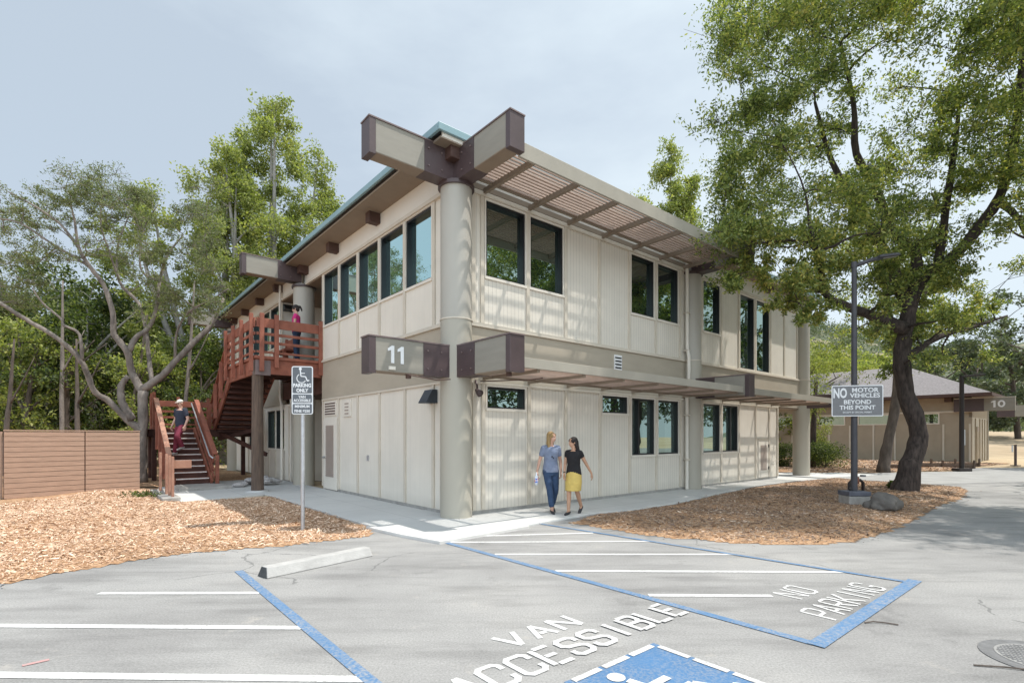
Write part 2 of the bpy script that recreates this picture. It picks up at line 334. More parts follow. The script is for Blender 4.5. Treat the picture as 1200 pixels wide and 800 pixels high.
# mulch beds
def mul(nt,tc,mp,out,b):
    o=tc.outputs['Object']; vo=nt.nodes.new('ShaderNodeTexVoronoi'); vo.inputs['Scale'].default_value=17
    m2=nt.nodes.new('ShaderNodeMapping'); m2.inputs['Scale'].default_value=(1,2.1,1); nt.links.new(o,m2.inputs[0]); nt.links.new(m2.outputs[0],vo.inputs['Vector'])
    c=ramp(nt,vo.outputs['Color'],[(0.0,(0.20,0.105,0.05)),(0.5,(0.46,0.27,0.15)),(1.0,(0.62,0.42,0.26))])
    c=mixc(nt,1.0,c,ramp(nt,noise(nt,o,0.8,4),[(0.3,0.75),(0.7,1.1)]),'MULTIPLY')
    bp=nt.nodes.new('ShaderNodeBump'); bp.inputs['Strength'].default_value=0.9; bp.inputs['Distance'].default_value=0.03
    nt.links.new(vo.outputs['Distance'],bp.inputs['Height']); nt.links.new(bp.outputs[0],b.inputs['Normal'])
    return c
m_mulch=mat('mulch_base',(0.4,0.25,0.15),0.95,0.1,1,0,extra=mul)
def inside(p,poly):
    c=False; j=len(poly)-1
    for i in range(len(poly)):
        if (poly[i][1]>p[1])!=(poly[j][1]>p[1]) and p[0]<(poly[j][0]-poly[i][0])*(p[1]-poly[i][1])/(poly[j][1]-poly[i][1])+poly[i][0]: c=not c
        j=i
    return c
def edge_dist(P,poly):
    d=np.full(len(P),1e9)
    for i in range(len(poly)):
        a=np.array(poly[i][:2],float); b=np.array(poly[(i+1)%len(poly)][:2],float); ab_=b-a
        t=np.clip(((P-a)@ab_)/max(1e-9,ab_@ab_),0,1); d=np.minimum(d,np.hypot(*(P-(a+t[:,None]*ab_)).T))
    return d
def ins_np(P,poly):
    c=np.zeros(len(P),bool); j=len(poly)-1
    for i in range(len(poly)):
        xi,yi=poly[i][:2]; xj,yj=poly[j][:2]
        if yi!=yj:
            t=((yi>P[:,1])!=(yj>P[:,1]))&(P[:,0]<(xj-xi)*(P[:,1]-yi)/(yj-yi)+xi); c^=t
        j=i
    return c
def bumps(P): 
    x,y=P[:,0],P[:,1]
    return 0.035*np.sin(x*1.3+0.7*y)*np.sin(y*1.1-0.4*x)+0.018*np.sin(x*3.1+1)*np.sin(y*2.7)
def bed_height(P,poly,h): 
    e=np.clip(edge_dist(P,poly)/0.9,0,1); return 0.007+e*(h+np.clip(bumps(P),-0.045,0.1))
def bed(poly,h,step,nm='mulch_bed'):
    xs=[p[0] for p in poly]; ys=[p[1] for p in poly]
    gx=np.arange(min(xs)-step,max(xs)+step,step); gy=np.arange(min(ys)-step,max(ys)+step,step)
    X,Y=np.meshgrid(gx,gy); P=np.stack([X.ravel(),Y.ravel()],1); ins=ins_np(P,poly); d=edge_dist(P,poly)
    jit=0.06*np.sin(P[:,0]*7)*np.sin(P[:,1]*6.1)
    keep=ins|(d<0.08+jit)
    z=np.where(ins,bed_height(P,poly,h),0.005); idx=-np.ones(len(P),int); idx[keep]=np.arange(keep.sum())
    w_=len(gx); mb=MB(); mb.v=[(P[i,0],P[i,1],z[i]) for i in np.nonzero(keep)[0]]
    fs=[]
    for r in range(len(gy)-1):
        for c_ in range(w_-1):
            q=(idx[r*w_+c_],idx[r*w_+c_+1],idx[(r+1)*w_+c_+1],idx[(r+1)*w_+c_])
            if min(q)>=0: fs.append(tuple(int(k) for k in q))
    mb.f=fs; mb.m=[0]*len(fs); o=mb.build(nm,m_mulch,smooth=True); tag(o,kind='structure'); return o
bedL=[(-40,3.0),(-12,4.1),(-7,5.25),(-5.52,5.56),(-5.19,6.2),(-4.6,6.95),(-3.52,7.5),(-2.81,7.93),(-2.32,8.22)]
bedL+=[tuple(ab(-1.75,0.0)[:2]),tuple(ab(-1.75,6.2)[:2]),tuple(ab(-3.75,6.2)[:2]),tuple(ab(-3.77,10.8)[:2]),tuple(ab(-2.0,10.9)[:2]),tuple(ab(-2.0,12.0)[:2]),tuple(ab(0,12.0)[:2]),tuple(ab(0,30)[:2]),(-60,60),(-70,20)]
bedR=[(1.13,9.53),(1.51,9.13),(2.19,8.35),(3.3,7.75),(4.28,7.62),(5.2,7.87),(6.0,8.4),(7.29,9.58),(9.76,11.8),(11.5,13.3),(13.3,15.1),(14.1,16.3),(13.75,17.0),(12.6,18.7)]
bedR+=[tuple(ab(a,b)[:2]) for a,b in [(16.5,-1.27),(12.68,-0.92),(10.46,-0.97),(8,-1.22),(5.13,-1.62),(3.4,-1.64),(2.46,-1.45)]]
bedF=[(12.8,21.6),(17.5,23.2),(21.2,24.0),(23.2,26.3),(30,30.5),(27.5,31.2),(18,42),(8,34)]
bed([(-13,3.9)]+bedL[1:9]+bedL[9:13]+[(-13,15.92)],0.05,0.085); bed([(-40,3.0),(-13,3.9),(-13,15.92)]+bedL[12:],0.05,0.4); bed(bedR,0.06,0.085); bed(bedF,0.05,0.35)
bed([tuple(ab(a,b)[:2]) for a,b in [(17.3,1.2),(19.6,0.6),(19.6,-1.0),(24,1),(26,30),(14.5,30),(14.5,1.25)]],0.04,0.4)
# shredded wood chips lying on the beds
m_chip=leafmat('wood_chip',[(0.26,0.15,0.095),(0.50,0.32,0.205),(0.72,0.51,0.365),(0.84,0.69,0.54)],0.0,0.85)
m_chip2=leafmat('wood_chip_brown',[(0.09,0.065,0.05),(0.20,0.14,0.105),(0.38,0.27,0.195),(0.66,0.52,0.40)],0.0,0.85)
nt=m_chip.node_tree
def chips(n_,region,poly,h,size,name='wood_chips',m=None):
    P=np.stack([nr.uniform(region[0],region[1],n_),nr.uniform(region[2],region[3],n_)],1)
    k=ins_np(P,poly)&(edge_dist(P,poly)>nr.uniform(-.1,.22,n_)); P=P[k]
    # spill a few past the edge
    P=P+nr.normal(0,0.035,P.shape)*np.where(nr.uniform(0,1,(len(P),1))<.13,5.0,1.0)
    z=np.where(ins_np(P,poly),bed_height(P,poly,h),0.02)+nr.uniform(0.0,0.018,len(P))
    L=nr.uniform(0.5,1.2,len(P))**1.5*size*np.where(nr.uniform(0,1,len(P))<.10,2.0,1.0); W=L*nr.uniform(0.16,0.34,len(P)); th=nr.uniform(0,2*np.pi,len(P)); ti=nr.normal(0,0.28,len(P)); t2=nr.normal(0,0.4,len(P))
    d=np.stack([np.cos(th)*np.cos(ti),np.sin(th)*np.cos(ti),np.sin(ti)],1); s_=np.stack([-np.sin(th)*np.cos(t2),np.cos(th)*np.cos(t2),np.sin(t2)],1)
    c=np.stack([P[:,0],P[:,1],z],1)
    V=np.stack([c-d*L[:,None]/2-s_*W[:,None]/2,c+d*L[:,None]/2-s_*W[:,None]*.3,c+d*L[:,None]/2+s_*W[:,None]*.3,c-d*L[:,None]/2+s_*W[:,None]/2],1).reshape(-1,3)
    V[:,2]=np.maximum(V[:,2],0.006)
    o=quadmesh(name,V,m or m_chip); tag(o,kind='stuff',cat='wood chips'); return o
def quadmesh(name,V,m,parent=None):
    nq=len(V)//4; me=bpy.data.meshes.new(name); me.vertices.add(len(V)); me.vertices.foreach_set('co',V.astype(np.float32).ravel())
    me.loops.add(nq*4); me.loops.foreach_set('vertex_index',np.arange(nq*4,dtype=np.int32)); me.polygons.add(nq)
    me.polygons.foreach_set('loop_start',np.arange(0,nq*4,4,dtype=np.int32)); me.polygons.foreach_set('loop_total',np.full(nq,4,dtype=np.int32))
    me.update(calc_edges=True); me.materials.append(m); o=bpy.data.objects.new(name,me); col.objects.link(o)
    if parent: o.parent=parent
    return o
o=chips(150000,(-11.5,-1.9,5.2,15.2),bedL,0.05,0.044); o['label']='orange wood chips spread over the bed left of the walkway'
o=chips(160000,(1.0,14.3,7.4,19.4),bedR,0.06,0.043,m=m_chip2); o['label']='brown wood chips spread over the bed round the big oak'
o=chips(30000,(12,28,21,34),bedF,0.05,0.11,m=m_chip2); o['label']='reddish wood chips in front of the single storey building'

# painted markings (sheets above the asphalt)
def paint(name,color,worn=0.25):
    def ex(nt,tc,mp,out,b):
        f=ramp(nt,noise(nt,tc.outputs['Object'],38,5,0.75),[(0.44,0.0),(0.60,1.0)])
        f2=ramp(nt,noise(nt,tc.outputs['Object'],2.5,3,0.6),[(0.35,0.3),(0.65,1.0)])
        return mixc(nt,math_(nt,'MULTIPLY',math_(nt,'MULTIPLY',f,f2),worn),out,(0.34,0.33,0.32))
    return mat(name,color,0.7,0.05,3,0.1,90,extra=ex)
m_blue=paint('blue_paint',(0.085,0.185,0.335),0.8); m_white=paint('white_paint',(0.66,0.66,0.65),0.9)
m_bluel=paint('blue_paint_square',(0.065,0.165,0.32),0.45)
def strip(mb,p,q,w_,z):
    p=Vector(p);q=Vector(q);d=(q-p).normalized();s_=Vector((-d.y,d.x))*w_/2
    mb.add([(*(p-s_),z),(*(q-s_),z),(*(q+s_),z),(*(p+s_),z)],[(0,1,2,3)])
def marking(name,segs,w_,z,m):
    mb=MB()
    for i,(p,q) in enumerate(segs): strip(mb,p,q,w_,z+i*0.0003)
    o=mb.build(name,m,loc=(C0.x,C0.y,0),rotz=ROT); tag(o,kind='structure'); return o
marking('blue_parking_line',[((-4.20,-1.64),(-4.20,-7.5))],0.09,0.006,m_blue)
marking('blue_parking_line',[((-1.42,-1.80),(-1.32,-6.87))],0.09,0.006,m_blue)
marking('blue_parking_line',[((0.80,-1.50),(1.30,-6.90))],0.07,0.0075,m_blue)
marking('blue_parking_line',[((-1.36,-6.90),(1.44,-6.92))],0.125,0.009,m_blue)
for p,q,w_ in [((-1.38,-1.85),(1.0,-3.75),.082),((-1.34,-2.92),(1.13,-5.0),.082),((-1.32,-4.06),(1.22,-6.27),.082),((-1.27,-5.33),(-0.34,-6.14),.08),((-0.75,-1.75),(0.86,-2.75),.09)]:
    marking('white_hatch_line',[(p,q)],w_,0.0045,m_white)
for p,q,w_ in [((-5.5,-1.68),(-4.24,-2.73),.082),((-7.2,-1.39),(-4.23,-3.99),.082),((-8.5,-1.4),(-4.2,-5.21),.09)]:
    marking('white_hatch_line',[(p,q)],w_,0.0045,m_white)
marking('red_paint_mark',[((-5.96,-3.465),(-5.82,-3.455))],.04,0.0045,paint('red_paint',(0.50,0.27,0.26),1.0))
G_={'V':[[(0,1),(.31,0)],[(.31,0),(.62,1)]],'A':[[(0,0),(.31,1)],[(.31,1),(.62,0)],[(.2,.3),(.42,.3)]],'N':[[(0,0),(0,1)],[(.02,1),(.6,0)],[(.62,0),(.62,1)]],
'C':[[(.62,.72),(.62,.88),(.5,1),(.36,1)],[(.26,1),(.12,1),(0,.88),(0,.12),(.12,0),(.26,0)],[(.36,0),(.5,0),(.62,.12),(.62,.28)]],
'E':[[(0,0),(0,1)],[(.12,1),(.6,1)],[(.12,.5),(.48,.5)],[(.12,0),(.6,0)]],'S':[[(.62,.75),(.62,.88),(.5,1),(.36,1)],[(.26,1),(.12,1),(0,.88),(0,.65),(.12,.54),(.5,.46),(.62,.35),(.62,.12),(.5,0),(.36,0)],[(.26,0),(.12,0),(0,.12),(0,.25)]],
'I':[[(.3,0),(.3,1)]],'B':[[(0,0),(0,1)],[(.12,1),(.48,1),(.6,.88),(.6,.64),(.5,.53)],[(.12,.5),(.48,.5),(.62,.38),(.62,.12),(.5,0),(.12,0)]],
'L':[[(0,0),(0,1)],[(.12,0),(.6,0)]],'O':[[(.26,1),(.12,1),(0,.88),(0,.12),(.12,0),(.26,0)],[(.36,0),(.5,0),(.62,.12),(.62,.88),(.5,1),(.36,1)]],
'P':[[(0,0),(0,1)],[(.12,1),(.48,1),(.62,.88),(.62,.58),(.48,.46),(.12,.46)]],'R':[[(0,0),(0,1)],[(.12,1),(.48,1),(.62,.88),(.62,.6),(.48,.48),(.12,.48)],[(.3,.42),(.62,0)]],
'K':[[(0,0),(0,1)],[(.12,.45),(.6,1)],[(.24,.52),(.62,0)]],'G':[[(.62,.75),(.62,.88),(.5,1),(.36,1)],[(.26,1),(.12,1),(0,.88),(0,.12),(.12,0),(.26,0)],[(.36,0),(.5,0),(.62,.12),(.62,.42),(.4,.42)]]}
def stencil(txt,a0,b0,wid,hgt,stroke,z,name):
    mb=MB(); n_=len(txt); pitch=wid/n_; k=0
    for i,ch in enumerate(txt):
        if ch==' ': continue
        for pl in G_[ch]:
            pts=[Vector((a0+i*pitch+(x+.02)/.62*(pitch*0.70),b0+y*hgt)) for x,y in pl]
            for p,q in zip(pts[:-1],pts[1:]):
                d=(q-p).normalized(); e=stroke*0.28 if len(pts)>2 else 0
                strip(mb,p-d*e,q+d*e,stroke,z+0.0001*k); k+=1
    o=mb.build(name,m_white,loc=(C0.x,C0.y,0),rotz=ROT); tag(o,kind='structure'); return o
stencil('VAN',-3.16,-5.44,0.87,0.25,0.047,0.0045,'van_lettering')
stencil('ACCESSIBLE',-3.86,-5.86,2.50,0.29,0.047,0.0045,'accessible_lettering')
stencil('NO',-0.23,-6.38,0.47,0.28,0.032,0.0045,'no_lettering')
stencil('PARKING',-0.62,-6.80,1.50,0.29,0.032,0.0045,'parking_lettering')
# accessible symbol square
mb=MB(); mb.add([(-3.17,-7.05,.005),(-2.18,-7.05,.005),(-2.18,-6.07,.005),(-3.17,-6.07,.005)],[(0,1,2,3)])
tag(mb.build('blue_symbol_square',m_bluel,loc=(C0.x-.061,C0.y-.052,0),rotz=ROT),kind='structure')
mb=MB(); k=0
def dashes(p,q,n_,w_):
    global k
    p=Vector(p);q=Vector(q)
    for i in range(n_):
        a=p.lerp(q,(i+0.06)/n_); b=p.lerp(q,(i+0.94)/n_); strip(mb,a,b,w_,0.0095+0.0001*k); k+=1
dashes((-3.13,-6.10),(-2.22,-6.10),3,.05); dashes((-2.21,-6.12),(-2.21,-7.0),3,.05); dashes((-3.14,-6.12),(-3.14,-7.0),3,.05); dashes((-3.13,-7.02),(-2.22,-7.02),3,.05)
def disc(cx,cy,r,z): mb.add([(cx+r*math.cos(t*math.pi/10),cy+r*math.sin(t*math.pi/10),z) for t in range(20)],[tuple(range(20))])
disc(-2.86,-6.25,.062,.0095)
sc=.06
for p,q in [((-2.84,-6.33),(-2.78,-6.62)),((-2.82,-6.47),(-2.60,-6.47)),((-2.78,-6.62),(-2.55,-6.62)),((-2.55,-6.62),(-2.42,-6.86)),((-2.42,-6.86),(-2.33,-6.81))]: strip(mb,p,q,sc,.0105+.0002*k); k+=1
for i in range(14):
    t0=R(115+i*17);t1=R(115+(i+1)*17.6); c_=(-2.74,-6.72); r_=.20
    strip(mb,(c_[0]+r_*math.cos(t0),c_[1]+r_*math.sin(t0)),(c_[0]+r_*math.cos(t1),c_[1]+r_*math.sin(t1)),.052,.0105+.0002*k); k+=1
tag(mb.build('accessible_symbol',m_white,loc=(C0.x-.061,C0.y-.052,0),rotz=ROT),kind='structure')
# hills
def hill(name,x0,x1,y0,y1,fn,m,nx=60,ny=30):
    mb=MB()
    for j in range(ny+1):
        for i in range(nx+1):
            x=x0+(x1-x0)*i/nx; y=y0+(y1-y0)*j/ny; mb.v.append((x,y,fn(x,y)))
    mb.f=[(j*(nx+1)+i,j*(nx+1)+i+1,(j+1)*(nx+1)+i+1,(j+1)*(nx+1)+i) for j in range(ny) for i in range(nx)]; mb.m=[0]*len(mb.f)
    o=mb.build(name,m,smooth=True); tag(o,kind='structure'); return o
def dryhill(nt,tc,mp,out,b):
    return mixc(nt,ramp(nt,noise(nt,tc.outputs['Object'],0.12,6,.7),[(0.34,0.0),(0.48,1.0)]),(0.42,0.33,0.22),(0.10,0.115,0.07))
m_hill=mat('dry_hill',(0.4,0.3,0.2),0.95,0.1,1,0.3,2,extra=dryhill)
def sm(t): t=max(0,min(1,t)); return t*t*(3-2*t)
def hf(x,y): return -0.3+62*sm((y-85)/130)*(0.75+0.25*math.sin(x*0.02+1))*sm((x+60)/120)+1.5*math.sin(x*.06)*sm((y-85)/40)
hill('dry_hill',-60,420,60,320,hf,m_hill)
def hg(x,y): return -0.3+9*sm((y-50)/60)*sm((-x+25)/60)
m_fh=mat('forest_floor',(0.06,0.065,0.03),0.95,0.3,0.6,0.5,3)
hill('wooded_hill',-260,40,42,200,hg,m_fh)
def hk(x,y): return -0.4+1.25*sm((y-33)/22)*sm((x-26)/10)+1.6*sm((y-50)/35)*sm((x-26)/10)
hill('field',24,200,30,95,hk,mat('dry_field',(0.44,0.34,0.23),0.95,0.1,0.5,0.3,8,color2=(0.33,0.26,0.17)))
# ---------------------------------------------------------------- main building (local x = along right facade, y = along left facade)
B=empty('office_building',C0,ROT,'two storey tan panelled building numbered 11 with crossed brown corner beams','building')
def fb(mb,face,c0,c1,d0,d1,z0,z1,o=0.0):
    if face=='R': mb.box(c0,c1,-d0+o,-d1+o,z0,z1)
    else: mb.box(-d0+o,-d1+o,c0,c1,z0,z1)
def wall_cells(face,c0,c1,z0,z1,opens,mb):
    """solid wall with rectangular openings: full-height strips between sorted opening edges"""
    es=sorted(set([c0,c1]+[e for w_ in opens for e in w_[:2]]))
    for a,b in zip(es[:-1],es[1:]):
        zs=[z0]; hit=sorted([(w_[2],w_[3]) for w_ in opens if w_[0]<=a+1e-6 and w_[1]>=b-1e-6])
        cur=z0
        for lo,hi in hit:
            if lo>cur+1e-4: fb(mb,face,a,b,-0.14,0,cur,lo)
            cur=hi
        if cur<z1-1e-4: fb(mb,face,a,b,-0.14,0,cur,z1)
def window(face,c0,c1,z0,z1,g,deep=0.105,sash=None,casing=True):
    mb=MB(); t=.042
    # black frame ring lining the reveal
    fb(mb,face,c0,c0+t,-.13,-.004,z0,z1); fb(mb,face,c1-t,c1,-.13,-.004,z0,z1)
    fb(mb,face,c0+t,c1-t,-.13,-.006,z1-t,z1); fb(mb,face,c0+t,c1-t,-.13,-.006,z0,z0+t*.8)
    if sash: fb(mb,face,sash-.03,sash+.03,-.10,-.03,z0+t*.8,z1-t)
    w_=mb.build('window',M['black'],B)
    mb=MB(); fb(mb,face,c0+t,c1-t,-.125,-deep,z0+t*.8,z1-t); mb.build('pane',g,w_)
    if casing:
        mb=MB(); k=.035
        fb(mb,face,c0-k,c1+k,.0,.026,z1,z1+k*1.3); fb(mb,face,c0-k,c1+k,.0,.036,z0-k*1.6,z0)
        fb(mb,face,c0-k,c0,.0,.022,z0,z1); fb(mb,face,c1,c1+k,.0,.022,z0,z1)
        mb.build('casing',M['casing'],w_)
    return w_
ZT=3.80
# --- right facade, upper floor
wr_u=[(.72,1.79,4.87,6.42),(1.94,2.96,4.87,6.42),(5.54,6.56,4.87,6.42),(6.74,7.76,4.87,6.42),(9.15,10.17,4.87,6.42),(11.54,12.56,3.92,6.42),(12.74,13.76,3.92,6.42)]
wr_l=[(.75,1.79,2.18,2.62),(4.36,5.38,2.19,2.62),(5.56,6.58,1.10,2.61),(6.76,7.78,1.10,2.61),(9.15,10.17,1.10,2.61),(10.35,11.37,1.10,2.61)]
mb=MB(); wall_cells('R',.14,17.0,ZT+.06,6.55,wr_u,mb); mb.build('wall',M['siding'],B)
mb=MB(); wall_cells('R',.14,14.5,0.10,2.70,wr_l,mb); mb.build('wall',M['siding'],B)
mb=MB(); fb(mb,'R',-.62,17.6,-.14,.012,6.55,7.02); fb(mb,'L',-.0,0,0,0,0,0) if False else None
mb.build('frieze',M['frieze'],B)
mb=MB(); fb(mb,'R',.1,17.05,-.14,.03,2.72,ZT); mb.build('floor_band',M['band'],B)
mb=MB(); fb(mb,'R',.1,17.05,0,.075,ZT,ZT+.055); fb(mb,'R',.1,17.05,0,.045,ZT+.055,ZT+.09)
for c in [.40,.62,1.865,3.05,4.25,5.45,6.65,7.86,8.98,10.26,11.45,12.65,13.86,15.06,16.26]:
    w_=.045; fb(mb,'R',c-w_,c+w_,0,.034,ZT+.09,6.47)
fb(mb,'R',.1,17.0,0,.05,6.47,6.56)
mb.build('batten',M['trim'],B,bevel=.004)
mb=MB()
mb2=None
for c in [.42,.65,1.9,3.05,4.27,5.47,6.67,7.88,8.98,10.26,11.46,12.68,13.75,14.46]:
    fb(mb,'R',c-.042,c+.042,0,.034,.12,2.66)
fb(mb,'R',.1,14.5,0,.04,2.66,2.715)
mb.build('batten',M['trim'],B,bevel=.004)
mb=MB(); fb(mb,'R',.1,14.5,-.14,-.01,0,.10); fb(mb,'L',.1,7.15,-.14,-.01,0,.10); mb.build('plinth',M['concrete_old'],B)
for i,w_ in enumerate(wr_u): window('R',*w_,M['glassR'])
for i,w_ in enumerate(wr_l): window('R',*w_,M['glassB'] if w_[2]<2 else M['glassR'],sash=(w_[0]+.36 if i==2 else (w_[0]+.62 if i==5 else None)))
# ledger above upper windows
mb=MB(); fb(mb,'R',.2,8.2,.0,.05,6.57,6.68); mb.build('ledger',M['soffit'],B)
# end wall of lower floor and soffit under the overhang
mb=MB(); mb.box(14.36,14.5,.0,8,0.1,2.7); mb.build('wall',M['siding'],B)
mb=MB(); mb.box(14.5,17.05,.0,8,2.66,2.74); mb.build('soffit',M['soffit'],B)
mb=MB(); mb.box(16.9,17.04,.14,18.8,2.75,7.0); mb.build('wall',M['siding'],B)
mb=MB(); mb.box(.2,16.9,18.7,18.84,0,7.0); mb.build('wall',M['siding'],B)
# small access door
ad=MB(); fb(ad,'R',12.88,13.66,0,.03,.13,1.42); ad=ad.build('access_door',M['casing'],B,bevel=.004)
mb=MB(); fb(mb,'R',13.03,13.5,.03,.036,.38,1.28); mb.build('mesh_panel',M['louver'],ad)
mb=MB(); 
for z in (.4,1.2): fb(mb,'R',13.63,13.70,.03,.05,z,z+.11)
mb.build('hinge',M['black'],ad)
mb=MB(); fb(mb,'R',12.86,13.68,0,.032,1.46,1.52); mb.build('door_head',M['trim'],B)
# floor band louvre
lv=MB(); fb(lv,'R',4.80,5.10,.03,.05,3.30,3.68); lv=lv.build('band_louver',M['white'],B)
mb=MB()
for i in range(4): fb(mb,'R',4.825,5.075,.05,.056,3.335+i*.085,3.37+i*.085)
mb.build('louver_slot',M['black'],lv)
# --- left facade
wl_u=[(.90,2.0,4.90,6.42),(2.12,3.27,4.90,6.42),(3.40,4.54,4.90,6.42),(4.67,5.80,4.90,6.42),(5.93,7.03,4.90,6.42)]
mb=MB(); wall_cells('L',.14,7.15,ZT+.06,6.50,wl_u,mb); mb.build('wall',M['siding_s'],B)
mb=MB(); wall_cells('L',.14,7.15,.10,2.70,[],mb); mb.build('wall',M['siding_s'],B)
mb=MB(); fb(mb,'L',-.16,19.2,-.14,.012,6.50,7.02); mb.build('frieze',M['frieze'],B)
mb=MB(); fb(mb,'L',.0,7.15,-.14,.03,2.72,ZT); mb.build('floor_band',M['band'],B); mb=MB(); fb(mb,'L',11.2,18.8,-.14,.03,2.72,ZT); mb.build('floor_band',M['band'],B)
mb=MB(); fb(mb,'L',.0,7.17,0,.075,ZT,ZT+.055); fb(mb,'L',.0,7.16,0,.045,ZT+.055,ZT+.09); fb(mb,'L',11.2,18.8,0,.075,ZT,ZT+.055)
for c in [.40,.80,2.06,3.335,4.605,5.865,7.105]: fb(mb,'L',c-.048,c+.048,0,.034,ZT+.09,6.45)
fb(mb,'L',.1,18.8,0,.07,6.45,6.53)
mb.build('batten',M['trim'],B,bevel=.004)
mb=MB()
for c in [.42,.52,.83,2.04,3.32,4.60,5.87,7.10]: fb(mb,'L',c-(.03 if c<.6 else .045),c+(.03 if c<.6 else .045),0,.034,.12,2.66)
fb(mb,'L',.1,7.15,0,.04,2.66,2.715)
mb.build('batten',M['trim'],B,bevel=.004)
for w_ in wl_u: window('L',*w_,M['glassL'],deep=.115)
# louvred service door with transom louvre
dd=MB(); fb(dd,'L',6.0,7.02,0,.035,.06,2.12); dd=dd.build('door',M['casing'],B,bevel=.004)
mb=MB(); fb(mb,'L',6.22,6.80,.035,.042,.42,1.92)
mb.build('door_louver',M['louver'],dd)
mb=MB()
for i in range(24): fb(mb,'L',6.22,6.80,.042,.056,.44+i*.062,.44+i*.062+.028)
mb.build('louver_blade',M['louver'],dd)
mb=MB(); mb.tube([(-.04,6.9,.98),(-.11,6.9,.98)],.03,10); mb.bar((-.10,6.9,.98),(-.10,6.78,.98),.02,.02); mb.build('door_handle',M['galv'],dd)
tl=MB(); fb(tl,'L',6.05,6.97,0,.03,2.2,2.62); tl=tl.build('transom_louver',M['casing'],B)
mb=MB()
for i in range(5): fb(mb,'L',6.12,6.90,.03,.036,2.235+i*.075,2.27+i*.075)
mb.build('louver_slot',M['stub'],tl)
vl=MB(); fb(vl,'L',5.02,5.52,0,.04,2.14,2.60); vl=vl.build('wall_vent',M['casing'],B,bevel=.004)
mb=MB()
for i in range(4): fb(mb,'L',5.14,5.40,.04,.046,2.2+i*.09,2.24+i*.09)
mb.build('louver_slot',M['louver'],vl)
mb=MB(); fb(mb,'L',3.93,4.02,0,.03,.98,1.12); mb.build('hose_bib',M['galv'],B)
# wall light: wedge shaped hood
mb=MB(); mb.add([(0,.68,2.28),(0,1.0,2.28),(0,1.0,2.56),(0,.68,2.56),(-.27,.68,2.30),(-.27,1.0,2.30),(-.12,1.0,2.56),(-.12,.68,2.56),(-.27,.68,2.28),(-.27,1.0,2.28)],
 [(3,2,1,0),(7,6,2,3),(4,5,6,7),(8,9,5,4),(0,1,9,8),(0,8,4,7,3),(2,6,5,9,1)])
mb.build('wall_light',mat('light_hood',(0.05,0.06,0.075),0.4,0.1,4),B,bevel=.006)
# flood light on the right of the corner column, lower
mb=MB(); mb.tube([(.42,-.06,2.72),(.42,-.12,2.6),(.42,-.12,2.5)],.02,8); mb.tube([(.42,-.10,2.52),(.42,-.22,2.44)],[.04,.075],12); mb.build('spot_light',M['brown'],B,smooth=True)
# conduits under the beams
mb=MB(); mb.tube([(-1.2,-.2,2.70),(-.6,-.22,2.64),(-.35,-.33,2.66)],.012,6); mb.tube([(.4,-.25,2.68),(.9,-1.2,2.67),(.9,-1.5,2.67)],.012,6); mb.cyl(-1.1,-.1,2.64,2.72,.05,12); mb.cyl(.05,-1.55,2.64,2.72,.05,12); mb.build('conduit',M['stub'],B)
# --- recess (porch) on the left facade
mb=MB(); mb.box(2.4,2.5,7.15,11.3,0,7.0); mb.box(0.14,2.4,7.03,7.15,0,6.5); mb.box(0.0,2.4,11.18,11.30,ZT,6.5); mb.build('porch_wall',M['siding_s'],B)
mb=MB(); mb.box(-.0,2.4,7.15,11.18,6.44,6.5); mb.build('soffit',M['soffit'],B)
mb=MB(); mb.box(0.0,2.4,7.15,11.18,3.55,3.80); mb.box(0.02,2.4,7.15,12,2.9,3.5); mb.build('porch_floor',M['darkwood'],B)
dr=MB(); dr.box(2.36,2.40,8.6,9.6,3.82,6.0); dr=dr.build('porch_door',M['glassR'],B)
mb=MB(); mb.box(2.34,2.37,8.52,8.6,3.82,6.08); mb.box(2.34,2.37,9.6,9.68,3.82,6.08); mb.box(2.34,2.37,8.6,9.6,6.0,6.08); mb.build('frame',M['black'],dr)
# porch lamp high on the jamb
mb=MB(); mb.add([(.02,11.18,6.12),(.40,11.18,6.12),(.40,11.18,6.38),(.02,11.18,6.38),(.02,10.86,6.16),(.40,10.86,6.16)],[(0,1,5,4),(4,5,2,3),(0,4,3),(1,2,5),(0,3,2,1)]); mb.build('porch_light',M['black'],B)
# far left section: upper glazing
wf=[(11.45+i*1.27,12.6+i*1.27,4.90,6.40) for i in range(5)]
mb=MB(); wall_cells('L',11.30,18.8,ZT+.06,6.50,wf,mb); mb.build('wall',M['siding_s'],B)
mb=MB()
for i in range(6): fb(mb,'L',11.34+i*1.27,11.43+i*1.27,0,.034,ZT+.06,6.45)
mb.build('batten',M['trim'],B)
for w_ in wf: window('L',*w_,M['glassL'])
# lower far section
wf2=[(10.9,11.9,1.15,2.55),(12.0,13.0,1.15,2.55),(13.6,14.6,1.15,2.55),(14.75,15.75,1.15,2.55)]
mb=MB(); wall_cells('L',10.3,18.8,0.05,2.72,wf2,mb); mb.box(0.0,2.4,10.2,10.32,0,2.9); mb.build('wall',M['siding_s'],B)
mb=MB()
for c in [10.36,11.1,11.95,12.8,13.5,14.66,15.9,17.1]: fb(mb,'L',c-.04,c+.04,0,.034,.08,(1.08 if 10.8<c<13.1 or 13.55<c<15.8 else 2.66))
mb.build('batten',M['trim'],B)
for w_ in wf2: window('L',*w_,M['glassB'])
# notice on the porch return wall
mb=MB(); mb.box(.5,.72,7.151,7.158,1.35,1.68); mb.build('notice',M['white'],B)
